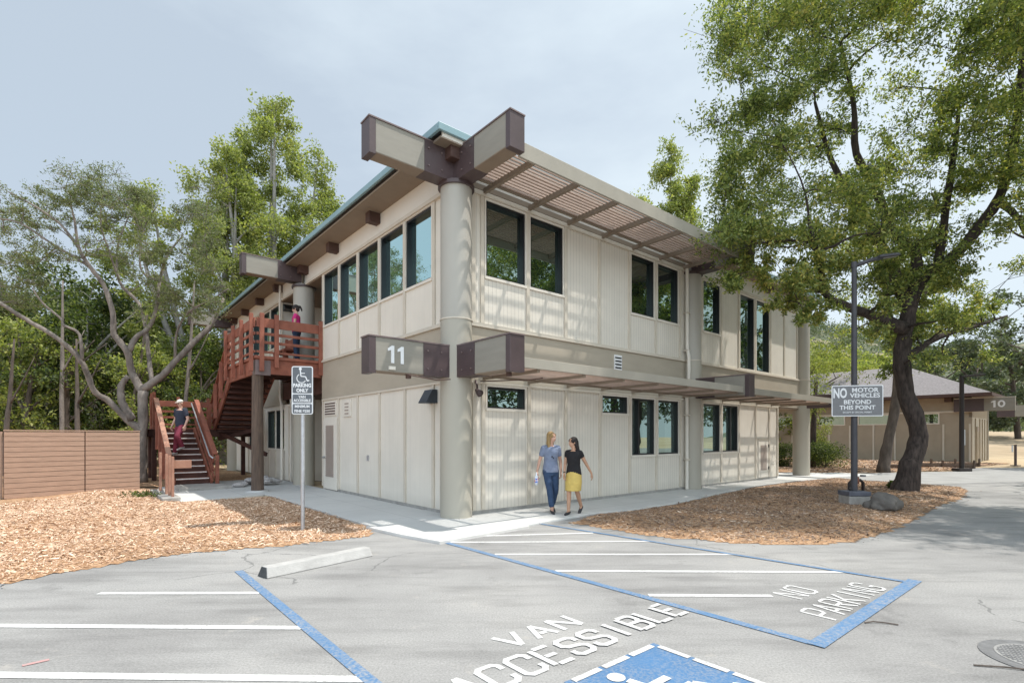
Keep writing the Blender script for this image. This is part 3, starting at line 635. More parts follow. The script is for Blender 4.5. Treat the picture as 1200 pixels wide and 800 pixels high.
# --- columns
def column(x,y,z0,z1,split=True,r=.31):
    mb=MB(); mb.cyl(x,y,z0,3.84 if split else z1,r,48); c=mb.build('column',M['column'],B); autosmooth(c)
    if split:
        mb=MB(); mb.cyl(x,y,3.865,z1,r-.004,48); u=mb.build('upper_shaft',M['column_lt'],c); autosmooth(u)
        mb=MB(); mb.cyl(x,y,3.84,3.865,r+.012,48); mb.build('collar',M['trim'],c)
        mb=MB(); mb.cyl(x,y,6.40,6.47,r+.045,40); mb.build('cap_ring',M['brown'],c)
    return c
column(0,0,0,6.46); column(8.45,0,0,6.46); column(16.7,0,0,6.5); column(0,8.85,0,6.5,r=.33); column(0,18.5,0,6.6,r=.33)
# --- beams
def beam(p,q,z0,z1,t,saddle,cap_end='q',dark=False,name='beam'):
    """p at the column centre, q at the free end (local xy); one of x or y constant"""
    p=Vector((p[0],p[1]));q=Vector((q[0],q[1]));d=(q-p).normalized();s_=Vector((-d.y,d.x)); Lg=(q-p).length
    def pb(mb,u0,u1,w_,za,zb):
        vs=[]
        for z in (za,zb):
            for u,v in ((u0,-w_),(u1,-w_),(u1,w_),(u0,w_)): c=p+d*u+s_*v; vs.append((c.x,c.y,z))
        mb.add(vs,[(3,2,1,0),(4,5,6,7),(0,1,5,4),(1,2,6,5),(2,3,7,6),(3,0,4,7)])
    mb=MB(); pb(mb,saddle-.02,Lg-.12,t/2,z0+.012,z1-.02); bm_=mb.build(name,M['olive'],B,bevel=.006)
    mb=MB(); pb(mb,.05,Lg+.012,t/2+.02,z1-.02,z1+.004); mb.build('top_flashing',M['cap'],bm_)
    mb=MB(); pb(mb,Lg-.12,Lg,t/2+.012,z0-.035,z1-.022); mb.build('end_cap',M['brown'],bm_,bevel=.006)
    mb=MB(); pb(mb,.12,saddle,t/2+.014,z0-.004,z1-.022); mb.build('saddle_plate',M['brown'],bm_)
    mb=MB()
    for u in (saddle-.08,saddle*.55):
        for zz in (z0+.12,z1-.16):
            for sg in (-1,1):
                c=p+d*u+s_*sg*(t/2+.016); e=s_*sg*.02; mb.tube([(c.x,c.y,zz),(c.x+e.x,c.y+e.y,zz)],.016,8)
    mb.build('bolt',M['cap'],bm_)
    mb=MB(); pb(mb,saddle,Lg-.12,t/2-.006,z0,z0+.012); mb.build('underside',M['soffit'],bm_)
    return bm_
T=.30
beam((0,0),(-1.876,0),6.46,7.06,T,.80); beam((0,0),(0,-1.835),6.462,7.058,T,.80)
b11=beam((0,0),(-1.876,0),2.72,3.33,T,.82); beam((0,0),(0,-1.835),2.722,3.328,T,.82)
beam((8.45,0),(8.45,-1.85),6.42,6.98,T,.85); beam((8.45,0),(8.45,-1.85),2.72,3.30,T,.85)
beam((16.7,0),(16.7,-1.85),2.72,3.22,T,1.6)
beam((0,8.85),(-1.876,8.85),6.55,7.13,T,.85); beam((0,18.5),(-1.876,18.5),6.62,7.22,T,.85)
mb=MB()
for X0 in (-1.50,-1.315): 
    mb.add([(X0+dx,y,z) for y in (-.153,-.162) for dx,z in ((.03,2.88),(.09,2.88),(.09,3.185),(.045,3.185),(-.03,3.13),(-.03,3.085),(.03,3.105))],[(0,1,2,3,4,5,6),(13,12,11,10,9,8,7)]+[(i,i+7,(i+1)%7+7,(i+1)%7) for i in range(7)])
mb.build('house_number',M['white'],b11)
mb=MB(); mb.box(-1.52,-1.40,-.19,-.155,2.76,2.82); mb.build('sensor',M['casing'],b11)
# --- roof
mb=MB(); mb.box(-.62,17.65,-.42,19.25,7.02,7.06); mb.build('soffit',M['soffit'],B)
mb=MB()
def ring(mb,x0,x1,y0,y1,z0,z1,t): mb.box(x0,x1,y0,y0+t,z0,z1); mb.box(x0,x1,y1-t,y1,z0,z1); mb.box(x0,x0+t,y0+t,y1-t,z0,z1); mb.box(x1-t,x1,y0+t,y1-t,z0,z1)
mb.box(-.60,17.7,-.46,-.42,7.03,7.13); f_=mb.build('eave_board',M['frieze'],B)
mb=MB(); ring(mb,-.72,17.76,-.52,19.36,7.10,7.235,.06); rt=mb.build('roof_fascia',M['teal'],B,bevel=.01)
mb=MB(); z=7.225
mb.add([(-.68,-.48,z),(17.72,-.48,z),(17.72,19.32,z),(-.68,19.32,z),(6.5,8.0,z+.9),(10.5,8.0,z+.9),(10.5,11,z+.9),(6.5,11,z+.9)],[(0,1,5,4),(1,2,6,5),(2,3,7,6),(3,0,4,7),(4,5,6,7)]); mb.build('roof',M['roof'],B)
for b_ in [-.30,3.38,5.98,8.48,11.2,13.6,15.9,18.0]:
    mb=MB(); mb.box(-.30,.0,b_-.11,b_+.11,6.78,7.02) if b_>0 else mb.box(-.36,-.10,-.36,-.10,6.80,7.02); mb.build('rafter_end',M['stub'],B,bevel=.006)
for a_ in [2.5,5,11,13.5,16]:
    mb=MB(); mb.box(a_-.11,a_+.11,-.26,-.02,6.80,7.02); mb.build('rafter_end',M['stub'],B)
# --- downpipes
def pipe(pts,r=.05,m='casing'):
    mb=MB(); mb.tube(pts,r,12); o=mb.build('downpipe',M[m],B); autosmooth(o,60); return o
pipe([(8.05,-.13,6.9),(8.05,-.13,4.2),(8.02,-.20,3.95),(8.02,-.20,3.3),(8.05,-.12,3.0),(8.05,-.12,.05)])
pipe([(-.10,11.1,7.0),(-.10,11.1,3.0),(-.10,10.9,2.7),(-.10,10.9,.05)],.045)
mb=MB()
for z in (5.2,4.1,2.2,.9): mb.box(7.98,8.12,-.19,-.06,z,z+.04)
mb.build('pipe_bracket',M['trim'],B)
# --- trellises
def trellis(a0,a1,zf0,zf1,zs,rafts,wood='slat'):
    root=MB(); root.box(a0,a1,-1.70,-1.65,zf0,zf1); t=root.build('sun_trellis',M['fascia'],B,bevel=.006)
    mb=MB(); k=0; y=-.34
    while y>-1.62:
        mb.box(a0+.02,a1-.02,y-.032,y,zs,zs+.036); y-=.098; k+=1
    mb.build('slats',M[wood],t)
    mb=MB()
    for a in rafts: mb.box(a-.035,a+.035,-1.648,-.03,zs-(.10 if zs>5 else .055),zs-.002)
    mb.build('rafter',M['soffit'],t)
    mb=MB(); mb.box(a0,a1,-.345,-.30,zs-.045,zs-.004); mb.build('edge_bar',M['soffit'],t)
    return t
trellis(.17,8.28,6.42,6.70,6.62,[.66,1.88,3.1,4.33,5.56,6.78,8.0])
trellis(.17,8.28,2.795,2.97,2.80,[.66,1.88,3.1,4.33,5.56,6.78,8.0])
trellis(8.62,14.95,2.775,2.95,2.78,[9.1,10.3,11.5,12.7,13.9,14.7])

# ---------------------------------------------------------------- staircase and balcony deck
S=empty('outdoor_staircase',C0,ROT,'redwood outdoor stair in two flights climbing to the upper balcony','staircase')
RW=M['redwood']; DZ=3.84; A0,A1=-1.78,-.02; B0,B1=7.28,10.6; LZ=1.90; LB=13.5
def piece(name,fn,m=RW,parent=S,bevel=.006):
    mb=MB(); fn(mb); return mb.build(name,m,parent,bevel=bevel)
piece('deck_boards',lambda mb:[mb.box(A0+.02,A1,b,b+.13,DZ-.04,DZ) for b in np.arange(B0+.02,B1-.1,.14)])
piece('deck_fascia',lambda mb:mb.box(A0-.06,A1,B0-.06,B0,DZ-.48,DZ-.06))
piece('deck_fascia',lambda mb:mb.box(A0-.06,A0,B0,B1,DZ-.48,DZ-.06))
piece('deck_fascia',lambda mb:mb.box(A0-.11,A1,B0-.12,B0-.06,DZ-.06,DZ+.02))
piece('deck_fascia',lambda mb:mb.box(A0-.11,A0-.0,B0-.06,B1,DZ-.06,DZ+.02))
piece('joist',lambda mb:[mb.box(A0+.02,A1,b,b+.05,DZ-.28,DZ-.045) for b in np.arange(B0+.3,B1,.5)],M['darkwood'])
piece('bracket',lambda mb:(mb.box(A0-.08,A0+.32,B0-.075,B0-.055,DZ-.52,DZ-.1),mb.box(A0-.08,A0-.06,B0-.07,B0+.25,DZ-.52,DZ-.1)),M['cap'])
mb=MB(); mb.tube([(A0+.02,B0+.12,0.06),(A0+.02,B0+.12,1.6),(A0+.02,B0+.12,DZ-.5)],[.165,.155,.145],20); o=mb.build('support_post',M['timber'],S); autosmooth(o)
mb=MB(); mb.tube([(A0+.02,B0+.12,0.0),(A0+.02,B0+.12,0.08)],[.30,.28],24); mb.build('post_footing',M['concrete'],S)
mb=MB(); mb.box(A0+.1,A0+.22,B0+.3,B0+.42,DZ-1.0,DZ-.5); mb.build('drop_panel',M['casing'],S)
# deck railing
def post(x,y,z0,z1,w_=.10,d_=.10,m=RW): return piece('railing_post',lambda mb:mb.box(x-w_/2,x+w_/2,y-d_/2,y+d_/2,z0,z1),m)
for a in (A1-.06,-1.33,A0+.06): post(a,B0-.17,DZ-(.42 if a<-1.5 or a>-.5 else .30),DZ+1.20,.11,.09)
for b in (B0+.02,8.45,9.5,B1-.05): post(A0-.17,b,DZ-.42,DZ+1.20,.09,.11)
def rails(p,q,zs,hs,dep=.045,m=RW):
    for z,h_ in zip(zs,hs):
        piece('railing_board',lambda mb:mb.bar((p[0],p[1],z+h_/2),(q[0],q[1],z+h_/2),dep,h_),m)
zz=[DZ+.10,DZ+.36,DZ+.60,DZ+.82]; hh=[.06,.08,.08,.26]
rails((A0-.06,B0-.10),(A1,B0-.10),zz,hh); rails((A0-.10,B0-.07),(A0-.10,B1),zz,hh)
# wooden bench on the deck
bn=empty('wooden_bench',(0,0,0),0,'dark red wooden bench behind the balcony railing','bench'); bn.location=ab(-.62,8.75,DZ); bn.rotation_euler=(0,0,ROT+R(90))
mb=MB(); mb.box(-.6,.6,-.2,.2,.40,.46); mb.build('seat',RW,bn,bevel=.005)
mb=MB(); mb.box(-.6,.6,-.24,-.20,.5,.86); mb.build('backrest',RW,bn,bevel=.005)
for x in (-.5,.5):
    for y in (-.21,.16): mb=MB(); mb.box(x-.04,x+.04,y-.03,y+.05,0,.40 if y>0 else .92); mb.build('leg',RW,bn)
# upper flight: from deck far edge down to the landing (away from the viewer)
def flight(x0,x1,b_lo,z_lo,b_hi,z_hi,n_,name):
    """b_lo,z_lo = bottom nosing ... b_hi,z_hi = top floor edge"""
    for i in range(n_-1):
        z=z_lo+(z_hi-z_lo)*(i+1)/n_; b=b_lo+(b_hi-b_lo)*(i)/(n_-1); b2=b_lo+(b_hi-b_lo)*(i+1)/(n_-1)
        s_=1 if b_hi>b_lo else -1
        t=piece('tread',lambda mb:mb.box(x0+.05,x1-.05,b-.03*s_,b2,z-.045,z),M['redwood'])
        piece('nosing_strip',lambda mb:mb.box(x0+.06,x1-.06,b-.034*s_,b-.004*s_,z-.03,z+.004),mat('pale_nosing',(0.62,0.60,0.58),0.7,0.1,8),t,0)
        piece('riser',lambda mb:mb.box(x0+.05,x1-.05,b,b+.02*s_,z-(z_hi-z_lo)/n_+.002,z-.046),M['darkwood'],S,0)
    b=b_hi
    sl=(z_hi-z_lo)/(b_hi-b_lo)
    for x in (x0,x1):
        piece('stringer',lambda mb:mb.bar((x,b_lo-(.12/abs(sl))*(1 if b_hi>b_lo else -1)*.6,z_lo-.02),(x,b_hi,z_hi-.10),.06,.30),RW)
flight(-1.74,-.45,LB-.02,LZ,B1,DZ,11,'upper')
# soffit boards under the upper flight
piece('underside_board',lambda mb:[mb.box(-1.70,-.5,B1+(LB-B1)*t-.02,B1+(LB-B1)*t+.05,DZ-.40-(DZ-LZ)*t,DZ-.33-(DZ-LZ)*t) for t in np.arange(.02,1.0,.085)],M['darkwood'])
flight(-3.42,-2.42,10.25,.12,13.35,LZ,10,'lower')
# landing
piece('landing_boards',lambda mb:[mb.box(-3.5,-.42,b,b+.13,LZ-.04,LZ) for b in np.arange(LB-.12,14.9,.14)])
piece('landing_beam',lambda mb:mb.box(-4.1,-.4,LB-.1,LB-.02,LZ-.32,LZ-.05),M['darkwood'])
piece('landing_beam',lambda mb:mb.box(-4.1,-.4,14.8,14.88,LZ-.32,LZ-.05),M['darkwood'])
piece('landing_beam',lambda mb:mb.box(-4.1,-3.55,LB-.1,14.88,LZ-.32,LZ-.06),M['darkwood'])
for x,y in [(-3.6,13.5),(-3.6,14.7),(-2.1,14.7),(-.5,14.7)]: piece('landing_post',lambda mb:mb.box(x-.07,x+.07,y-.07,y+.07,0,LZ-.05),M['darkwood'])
for x in (-3.55,-2.7,-1.7,-.5): post(x,14.95,LZ-.3,LZ+1.2)
for y in (13.55,14.2): post(-3.6,y,LZ-.3,LZ+1.25); 
rails((-3.6,14.89),(-.45,14.89),[LZ+.12,LZ+.38,LZ+.60,LZ+.82],[.06,.08,.08,.22]); rails((-3.54,13.5),(-3.54,14.95),[LZ+.12,LZ+.38,LZ+.60,LZ+.82],[.06,.08,.08,.22])
# braces under
piece('brace',lambda mb:mb.bar((-1.6,LB,1.75),(-.5,11.3,.95),.09,.14),M['darkwood']); piece('brace',lambda mb:mb.bar((-1.6,LB,1.5),(-.4,12.4,1.9),.09,.14),M['darkwood'])
# inclined railings
def incl(x,b0,z0,b1,z1,top=M['redwood_lt'],nposts=4,side=1,top_w=.14,start=0):
    """b0,z0: floor point at the top end; b1,z1 bottom"""
    piece('handrail_board',lambda mb:mb.bar((x,b0,z0+1.02),(x,b1,z1+.92),top_w,.045),top)
    for k_,h_ in ((.80,.20),(.50,.09),(.28,.09)): piece('railing_board',lambda mb:mb.bar((x+side*.04,b0,z0+k_),(x+side*.04,b1,z1+k_-.08),.04,h_),RW)
    for i in range(nposts):
        t=i/(nposts-1); b=b0+(b1-b0)*t; z=z0+(z1-z0)*t
        piece('railing_post',lambda mb:mb.box(x-.05-side*.05,x+.05-side*.05,b-.05,b+.05,z-.30 if t<.99 else max(.05,z-.3),z+.99-.10*t),RW)
incl(-3.55,13.45,LZ,10.1,.12,side=1,nposts=5)
incl(-2.34,13.40,LZ,10.0,.12,side=-1,nposts=4,top=M['redwood'])
incl(-1.84,10.62,DZ,13.5,LZ,side=1,nposts=4,top=RW,top_w=.10)
mb=MB(); mb.tube([(-2.48,13.5,LZ+.90),(-2.48,10.1,1.0),(-2.42,9.95,.92),(-2.36,10.0,.95)],.022,10); o=mb.build('grab_rail',M['galv'],S,smooth=True)
# low guard at the foot of the stair
for i,b in enumerate((6.75,7.12,7.52,8.6)):
    p_=post(-3.86-.02*i,b,0.0,1.10+(.02*i),.055,.13,M['redwood_lt'])
piece('railing_board',lambda mb:mb.box(-3.83,-3.45,6.80,6.86,.80,1.00),M['redwood_lt']); piece('railing_board',lambda mb:mb.bar((-3.80,7.5,.92),(-3.62,10.1,1.0),.05,.16)); piece('railing_board',lambda mb:mb.bar((-3.80,7.5,.55),(-3.62,10.1,.6),.05,.10))
piece('base_step',lambda mb:mb.box(-3.46,-2.12,8.85,10.35,.0,.12),M['concrete_old'],S,.012)
piece('kerb_block',lambda mb:mb.box(-4.10,-3.72,6.5,9.2,-.02,.11),M['concrete_old'],S,.015)
# rubble heap by the stair
rb=MB()
for i in range(26):
    a=rnd.gauss(0,.28);b=rnd.gauss(0,.2); r=rnd.uniform(.06,.16); rb.ell((a,b,.05+max(0,.16-abs(a)*.25)+rnd.uniform(-.03,.05)),r*1.5,r,r*.55,7,5)
o=rb.build('rubble_heap',M['rubble'],None,loc=ab(-1.15,9.45,.03),rotz=.3); tag(o,'pale heap of broken stone lying behind the round deck post','rubble')
# ---------------------------------------------------------------- other structures
# slatted privacy fence
fl=at(4,586,12.90);fr=at(164,575,15.12); fl.z=fr.z=0; fd=(fr-fl); FL=fd.length; frot=math.atan2(fd.y,fd.x)
FN=empty('slat_fence',fl,frot,'long brown composite fence of close horizontal boards left of the stairs','fence')
for k,(x0,x1) in enumerate(((0.0,FL*.5575),(FL*.5585,FL))):
    mb=MB(); n_=13; h_=1.70/n_
    for i in range(n_): mb.box(x0+.01,x1-.01,-.02,.02,.03+i*h_,.03+(i+1)*h_-.012)
    mb.box(x0+.01,x1-.01,.021,.03,.03,1.72)
    mb.build('board_panel',M['composite'],FN,bevel=.003)
mb=MB(); mb.box(0.0,FL,-.03,.03,1.735,1.765); mb.build('top_cap',M['composite'],FN)
for x in (0.05,FL*.557,FL-.05): mb=MB(); mb.box(x-.04,x+.04,.035,.12,0,1.73); mb.build('post',M['darkwood'],FN)
mb=MB(); mb.box(-.12,-.02,-.0,3.0,0,1.73) if False else mb.box(-.03,-.0,.13,3.2,.03,1.72); mb.build('board_panel',M['composite'],FN)
# wheel stop
p0=ab(-3.98,-2.10);p1=ab(-2.74,-1.86); d=p1-p0; W_=empty('wheel_stop',(p0+p1)/2,math.atan2(d.y,d.x),'pale concrete wheel stop lying in front of the bark bed','wheel stop'); L_=d.length/2+.08
mb=MB(); mb.add([(-L_,-.11,.002),(L_,-.11,.002),(L_,.11,.002),(-L_,.11,.002),(-L_+.02,-.06,.118),(L_-.02,-.06,.118),(L_-.02,.06,.118),(-L_+.02,.06,.118)],[(3,2,1,0),(4,5,6,7),(0,1,5,4),(1,2,6,5),(2,3,7,6),(3,0,4,7)]); mb.build('block',mat('stop_concrete',(0.42,0.41,0.395),0.9,0.1,6,0.3,50),W_,bevel=.012)
mb=MB(); mb.add([(-L_-.004,-.108,.004),(-L_-.004,.108,.004),(-L_+.017,.058,.113),(-L_+.017,-.058,.113)],[(0,3,2,1)]); mb.build('dark_end',mat('stop_end_dark',(0.09,0.09,0.09),0.9,0.2,9),W_)  # one end face in a much darker grey
# parking sign
PS=empty('parking_sign',at(354,622,8.72),0,'grey and white parking only sign on a thin galvanised pole in the bark','sign'); PS.location.z=0
mb=MB(); mb.cyl(0,0.03,0,2.0,.032,14); o=mb.build('pole',M['galv'],PS); autosmooth(o)
px=.173; pz0,pz1=1.97,2.78; rz=R(6)
pl=empty('sign_panel',(0.01,-.012,0),rz); pl.parent=PS
def rrect(x0,x1,z0,z1,r,y0,y1,mb):
    pts=[]
    for cx,cz,a0 in ((x1-r,z1-r,0),(x0+r,z1-r,90),(x0+r,z0+r,180),(x1-r,z0+r,270)):
        for i in range(6): t=R(a0+i*18); pts.append((cx+r*math.cos(t),cz+r*math.sin(t)))
    k=len(pts); mb.add([(p[0],y0,p[1]) for p in pts]+[(p[0],y1,p[1]) for p in pts],[tuple(range(k)),tuple(range(k,2*k))[::-1]]+[(i,k+i,k+(i+1)%k,(i+1)%k) for i in range(k)])
mb=MB(); rrect(-px,px,pz0,pz1,.035,-.004,.0,mb); mb.build('plate',M['white'],pl)
def greyp(z0,z1): mb=MB(); rrect(-px+.017,px-.017,z0,z1,.02,-.008,-.005,mb); mb.build('grey_field',M['signgrey'],pl)
greyp(2.325,2.763); greyp(2.165,2.305); greyp(1.985,2.145)
def st(txt,size,z,x=0,sx=1,bold=.002,y=-.011): return textmesh('lettering',txt,size,M['white'],pl,(x,y,z),(R(90),0,0),bold=bold,sx=sx)
st('PARKING',.082,2.43,sx=.86,bold=.004); st('ONLY',.082,2.345,sx=.86,bold=.004); st('VAN',.062,2.243,sx=.9,bold=.002); st('ACCESSIBLE',.062,2.182,sx=.84,bold=.002); st('MINIMUM',.062,2.083,sx=.9,bold=.002); st('FINE $250',.062,2.005,sx=.95,bold=.002)
mb=MB(); Z0=2.50
mb.tube([(-.03,-.0105,Z0+.235),(-.03,-.0125,Z0+.235)],.024,16)
def flat(mb,pts,w_,y=-.012):
    for i,(p,q) in enumerate(zip(pts[:-1],pts[1:])): mb.bar((p[0],y-.0002*i,p[1]),(q[0],y-.0002*i,q[1]),w_,.003,up=(0,1,0))
flat(mb,[(-.03,Z0+.21),(-.02,Z0+.11),(.055,Z0+.105),(.085,Z0+.03),(.115,Z0+.045)],.018); flat(mb,[(-.025,Z0+.16),(.045,Z0+.16)],.014,-.014)
flat(mb,[(-.01+.075*math.cos(R(a)),Z0+.075+.075*math.sin(R(a))) for a in range(120,345,15)],.014,-.016)
mb.build('wheelchair_symbol',M['white'],pl)
# lamp post with no motor vehicles sign
lp=at(1001,588,11.75); lp.z=0
LP=empty('lamp_post',lp,0,'tall dark grey lamp post on a concrete footing beside the boulder','lamp post')
mb=MB(); mb.tube([(0,0,.25),(0,0,5.45)],[.068,.052],20); mb.tube([(0,0,5.43),(0,0,5.56)],[.062,.06],20); o=mb.build('pole',M['lamp'],LP); autosmooth(o)
mb=MB(); mb.box(-.24,.24,-.20,.20,0,.26); mb.build('footing',M['concrete_old'],LP,bevel=.02)
mb=MB(); mb.box(-.25,.25,-.21,.21,.262,.36); mb.build('base_plate',mat('base_blue_grey',(0.11,0.115,0.14),0.6,0.2,6),LP,bevel=.01)
mb=MB(); mb.tube([(0,0,5.47),(.30,-.02,5.58),(.62,-.03,5.66)],[.05,.045,.045],10); mb.build('arm',M['lamp'],LP,smooth=True)
mb=MB(); mb.add([(.5,-.13,5.63),(1.0,-.11,5.70),(1.0,.07,5.70),(.5,.07,5.63),(.52,-.10,5.70),(.96,-.08,5.76),(.96,.04,5.76),(.52,.04,5.70)],[(3,2,1,0),(4,5,6,7),(0,1,5,4),(1,2,6,5),(2,3,7,6),(3,0,4,7)]); h=mb.build('lamp_head',M['lamp'],LP,bevel=.015)
mb=MB(); mb.add([(.62,-.09,5.635),(.95,-.08,5.682),(.95,.04,5.682),(.62,.04,5.635)],[(3,2,1,0)]); mb.build('lens',M['galv'],h)
NS=empty('no_vehicles_sign',lp+Vector((-.02,-.11,0)),R(-11),'wide grey no motor vehicles sign fixed to the tall lamp post','sign')
NS.location=lp+Vector((0.0,-.10,0)); 
mb=MB(); rrect(-.525,.525,2.05,2.75,.03,-.006,.0,mb); mb.build('plate',M['white'],NS)
mb=MB(); rrect(-.505,.505,2.07,2.73,.02,-.010,-.007,mb); mb.build('grey_field',M['signgrey2'],NS)
def s2(txt,size,x,z,sx=1,bold=.003,al='CENTER'): textmesh('lettering',txt,size,M['white'],NS,(x,-.013,z),(R(90),0,0),bold=bold,sx=sx,align=al)
s2('NO',.30,-.355,2.475,sx=.60,bold=.010); s2('MOTOR',.135,.155,2.595,sx=1.10,bold=.003); s2('VEHICLES',.135,.155,2.475,sx=1.06,bold=.003); s2('BEYOND',.13,0.0,2.33,sx=1.08,bold=.003); s2('THIS POINT',.13,0.0,2.205,sx=1.06,bold=.003); s2('EXCEPT BY SPECIAL PERMIT',.048,0,2.125,sx=1.0,bold=.0005)
mb=MB(); mb.box(-.09,.09,.0,.03,2.15,2.2); mb.box(-.09,.09,.0,.03,2.6,2.65); mb.build('clamp',M['galv'],NS)
# boulder
def lump(name,c,rx,ry,rz,m,seed,sub=3,amp=.22):
    import bmesh
    bm=bmesh.new(); bmesh.ops.create_icosphere(bm,subdivisions=sub,radius=1)
    from mathutils import noise as mn
    for v in bm.verts:
        n1=mn.noise(v.co*1.3+Vector((seed,0,0)))*amp*2+mn.noise(v.co*3.5+Vector((0,seed,0)))*amp*.6
        v.co*=1+n1; v.co.x*=rx;v.co.y*=ry;v.co.z*=rz; 
        if v.co.z<-rz*.45: v.co.z=-rz*.45
    me=bpy.data.meshes.new(name); bm.to_mesh(me); bm.free(); me.materials.append(m); me.polygons.foreach_set('use_smooth',[True]*len(me.polygons))
    o=bpy.data.objects.new(name,me); col.objects.link(o); o.location=c; return o
bp_=at(1028,600,11.0); o=lump('boulder',(7.93,11.05,.15),.31,.24,.22,M['rock'],8.3,4,.24); tag(o,'rough grey boulder leaning against the lamp post footing','boulder')
# backflow pipes behind the boulder
bf=empty('backflow_valve',(8.0,12.0,0),R(15),'small rusty pipe valve standing between boulder and oak trunk','valve')
mb=MB(); mb.tube([(-.2,0,0),(-.2,0,.52),(-.12,0,.58),(.12,0,.58),(.2,0,.52),(.2,0,0)],.035,10); o=mb.build('pipe',M['lampd'],bf,smooth=True)
mb=MB(); mb.tube([(-.02,0,.50),(-.02,0,.66)],.075,12); mb.build('valve_body',mat('rusty',(0.20,0.08,0.05),0.8,0.2,9),bf,smooth=True)
mb=MB(); mb.tube([(-.2,-.05,.4),(-.2,-.14,.4)],.05,10); mb.tube([(.2,0,.66),(.2,0,.7)],.06,12); mb.build('handle',M['irond'],bf)
# manhole
mh=Vector((3.82,3.70,0)); MH=empty('manhole_cover',mh,.2,'round grey manhole cover with a waffle pattern set in the asphalt','manhole cover')
mb=MB(); mb.cyl(0,0,0.001,.006,.36,48); mb.build('rim',M['irond'],MH)
mb=MB(); mb.cyl(0,0,0.0062,.009,.27,48); p=mb.build('lid',M['iron'],MH)
mb=MB(); 
for i in range(-8,9):
    x=i*.032; h_=math.sqrt(max(0,.25**2-x*x))
    if h_>.03: mb.box(x-.005,x+.005,-h_,h_,.009,.0115); mb.box(-h_,h_,x-.005,x+.005,.009,.0112)
mb.build('waffle_ribs',M['irond'],p)
mb=MB(); mb.cyl(0,0,.009,.013,.055,20); mb.build('pick_boss',M['concrete'],p)
# fallen twigs
def twig(pts,r,lab): mb=MB(); mb.tube(pts,r,5); o=mb.build('fallen_twig',M['bark_mid']); tag(o,lab,'twig')
twig([(3.02,4.42,.008),(3.1,4.43,.014),(3.18,4.41,.012),(3.27,4.37,.008)],.006,'short curved twig on bare asphalt right of the painted word parking')
twig([(3.22,3.60,.008),(3.4,3.56,.012),(3.6,3.5,.01)],.006,'thin reddish twig on the asphalt just below the manhole')
# second lamp post
l2=at(1127,552,23.6); l2.z=0; L2=empty('lamp_post',l2,0,'slim black lamp post in front of the single storey building','lamp post')
mb=MB(); mb.tube([(0,0,.1),(0,0,4.35)],[.10,.085],14); o=mb.build('pole',M['lampd'],L2); autosmooth(o)
mb=MB(); mb.box(-.30,.30,-.22,.22,0,.14); mb.build('base_plate',M['lampd'],L2,bevel=.02)
mb=MB(); mb.bar((0,0,4.32),(1.0,0,4.42),.20,.08); mb.build('lamp_head',M['lampd'],L2,bevel=.015)
mb=MB(); mb.box(.085,.12,-.05,.05,1.2,1.9); mb.build('tag_plate',M['white'],L2)
# thin guard post by the far path
g_=at(1190,545,28.0); g_.z=0; GP=empty('marker_post',g_,0,'thin brown marker post with a pale reflector at the far right','post')
mb=MB(); mb.box(-.04,.04,-.04,.04,0,1.15); mb.build('post',M['brown'],GP); mb=MB(); mb.box(-.22,-.14,-.03,-.0,.75,1.1); mb.build('reflector',M['white'],GP); mb=MB(); mb.box(-.2,.2,-.1,.1,0,.04); mb.build('foot',M['brown'],GP)
# low edging boards in front of building 10
for k,(x0,x1,Y,lab) in enumerate(((18.2,22.9,25.6,'long low timber bed edging in front of the single storey building'),(20.8,24.6,27.2,'shorter low timber edging near the corner of the single storey building'))):
    mb=MB(); mb.box(x0,x1,Y,Y+.12,0,.2); 
    for i in range(4): xx=x0+(x1-x0)*i/3; mb.box(xx-.05,xx+.05,Y-.05,Y,0,.42)
    o=mb.build('timber_edging',M['timber'],bevel=.01); tag(o,lab,'edging')
# ---------------------------------------------------------------- single-storey building marked 10
KC=Vector((27.8,31.2,0)); K=empty('single_storey_building',KC,ROT,'low tan building numbered 10 with shingled roof behind the oak','building')
Lk=17.0; Wk=5.2
mb=MB(); mb.box(0,.15,0,Lk,0,3.15); 
kw=[(1.6,2.9),(4.0,5.9),(6.8,8.4),(8.9,9.9),(10.3,12.0)]
mb=MB(); es=[0]+[e for w_ in kw for e in w_]+[Lk]
mb.box(0,.15,0,Lk,0,2.42); mb.box(0,.15,0,Lk,3.0,4.1)
for i in range(0,len(es),2): mb.box(0,.15,es[i],es[i+1],2.42,3.0)
mb.box(.0,Wk,15.8,16,0,4.1)
wl=mb.build('wall',M['bldg10'],K)
mb=MB(); mb.box(.15,Wk,-.001,.15,0,2.75); mb.build('wall',M['bldg10l'],K)
mb=MB(); mb.box(.0,Wk+.6,.0,.14,2.75,4.1); mb.build('frieze',M['bldg10'],K)
mb=MB()
for y in (.05,1.3,2.55,3.8,5.0,6.4,7.7,9.0,10.2,11.5,12.8): mb.box(-.05,0,y,y+.09,0,2.35)
mb.box(-.06,0,0,Lk,3.06,3.16); mb.build('batten',M['trim'],K)
mb=MB()
for x in (.9,2.4,3.3,4.2,5.1): mb.box(x,x+.09,-.05,0,0,2.7)
mb.build('batten',M['bldg10'],K)
for a,b in kw:
    mb=MB(); mb.box(-.03,.0,a-.06,b+.06,2.36,2.42); mb.box(-.03,0,a-.06,b+.06,3.0,3.06); mb.box(-.03,0,a-.06,a,2.42,3.0); mb.box(-.03,0,b,b+.06,2.42,3.0); f=mb.build('window',M['casing'],K)
    mb=MB(); mb.box(.03,.05,a,b,2.42,3.0); mb.build('pane',M['glassR'],f)
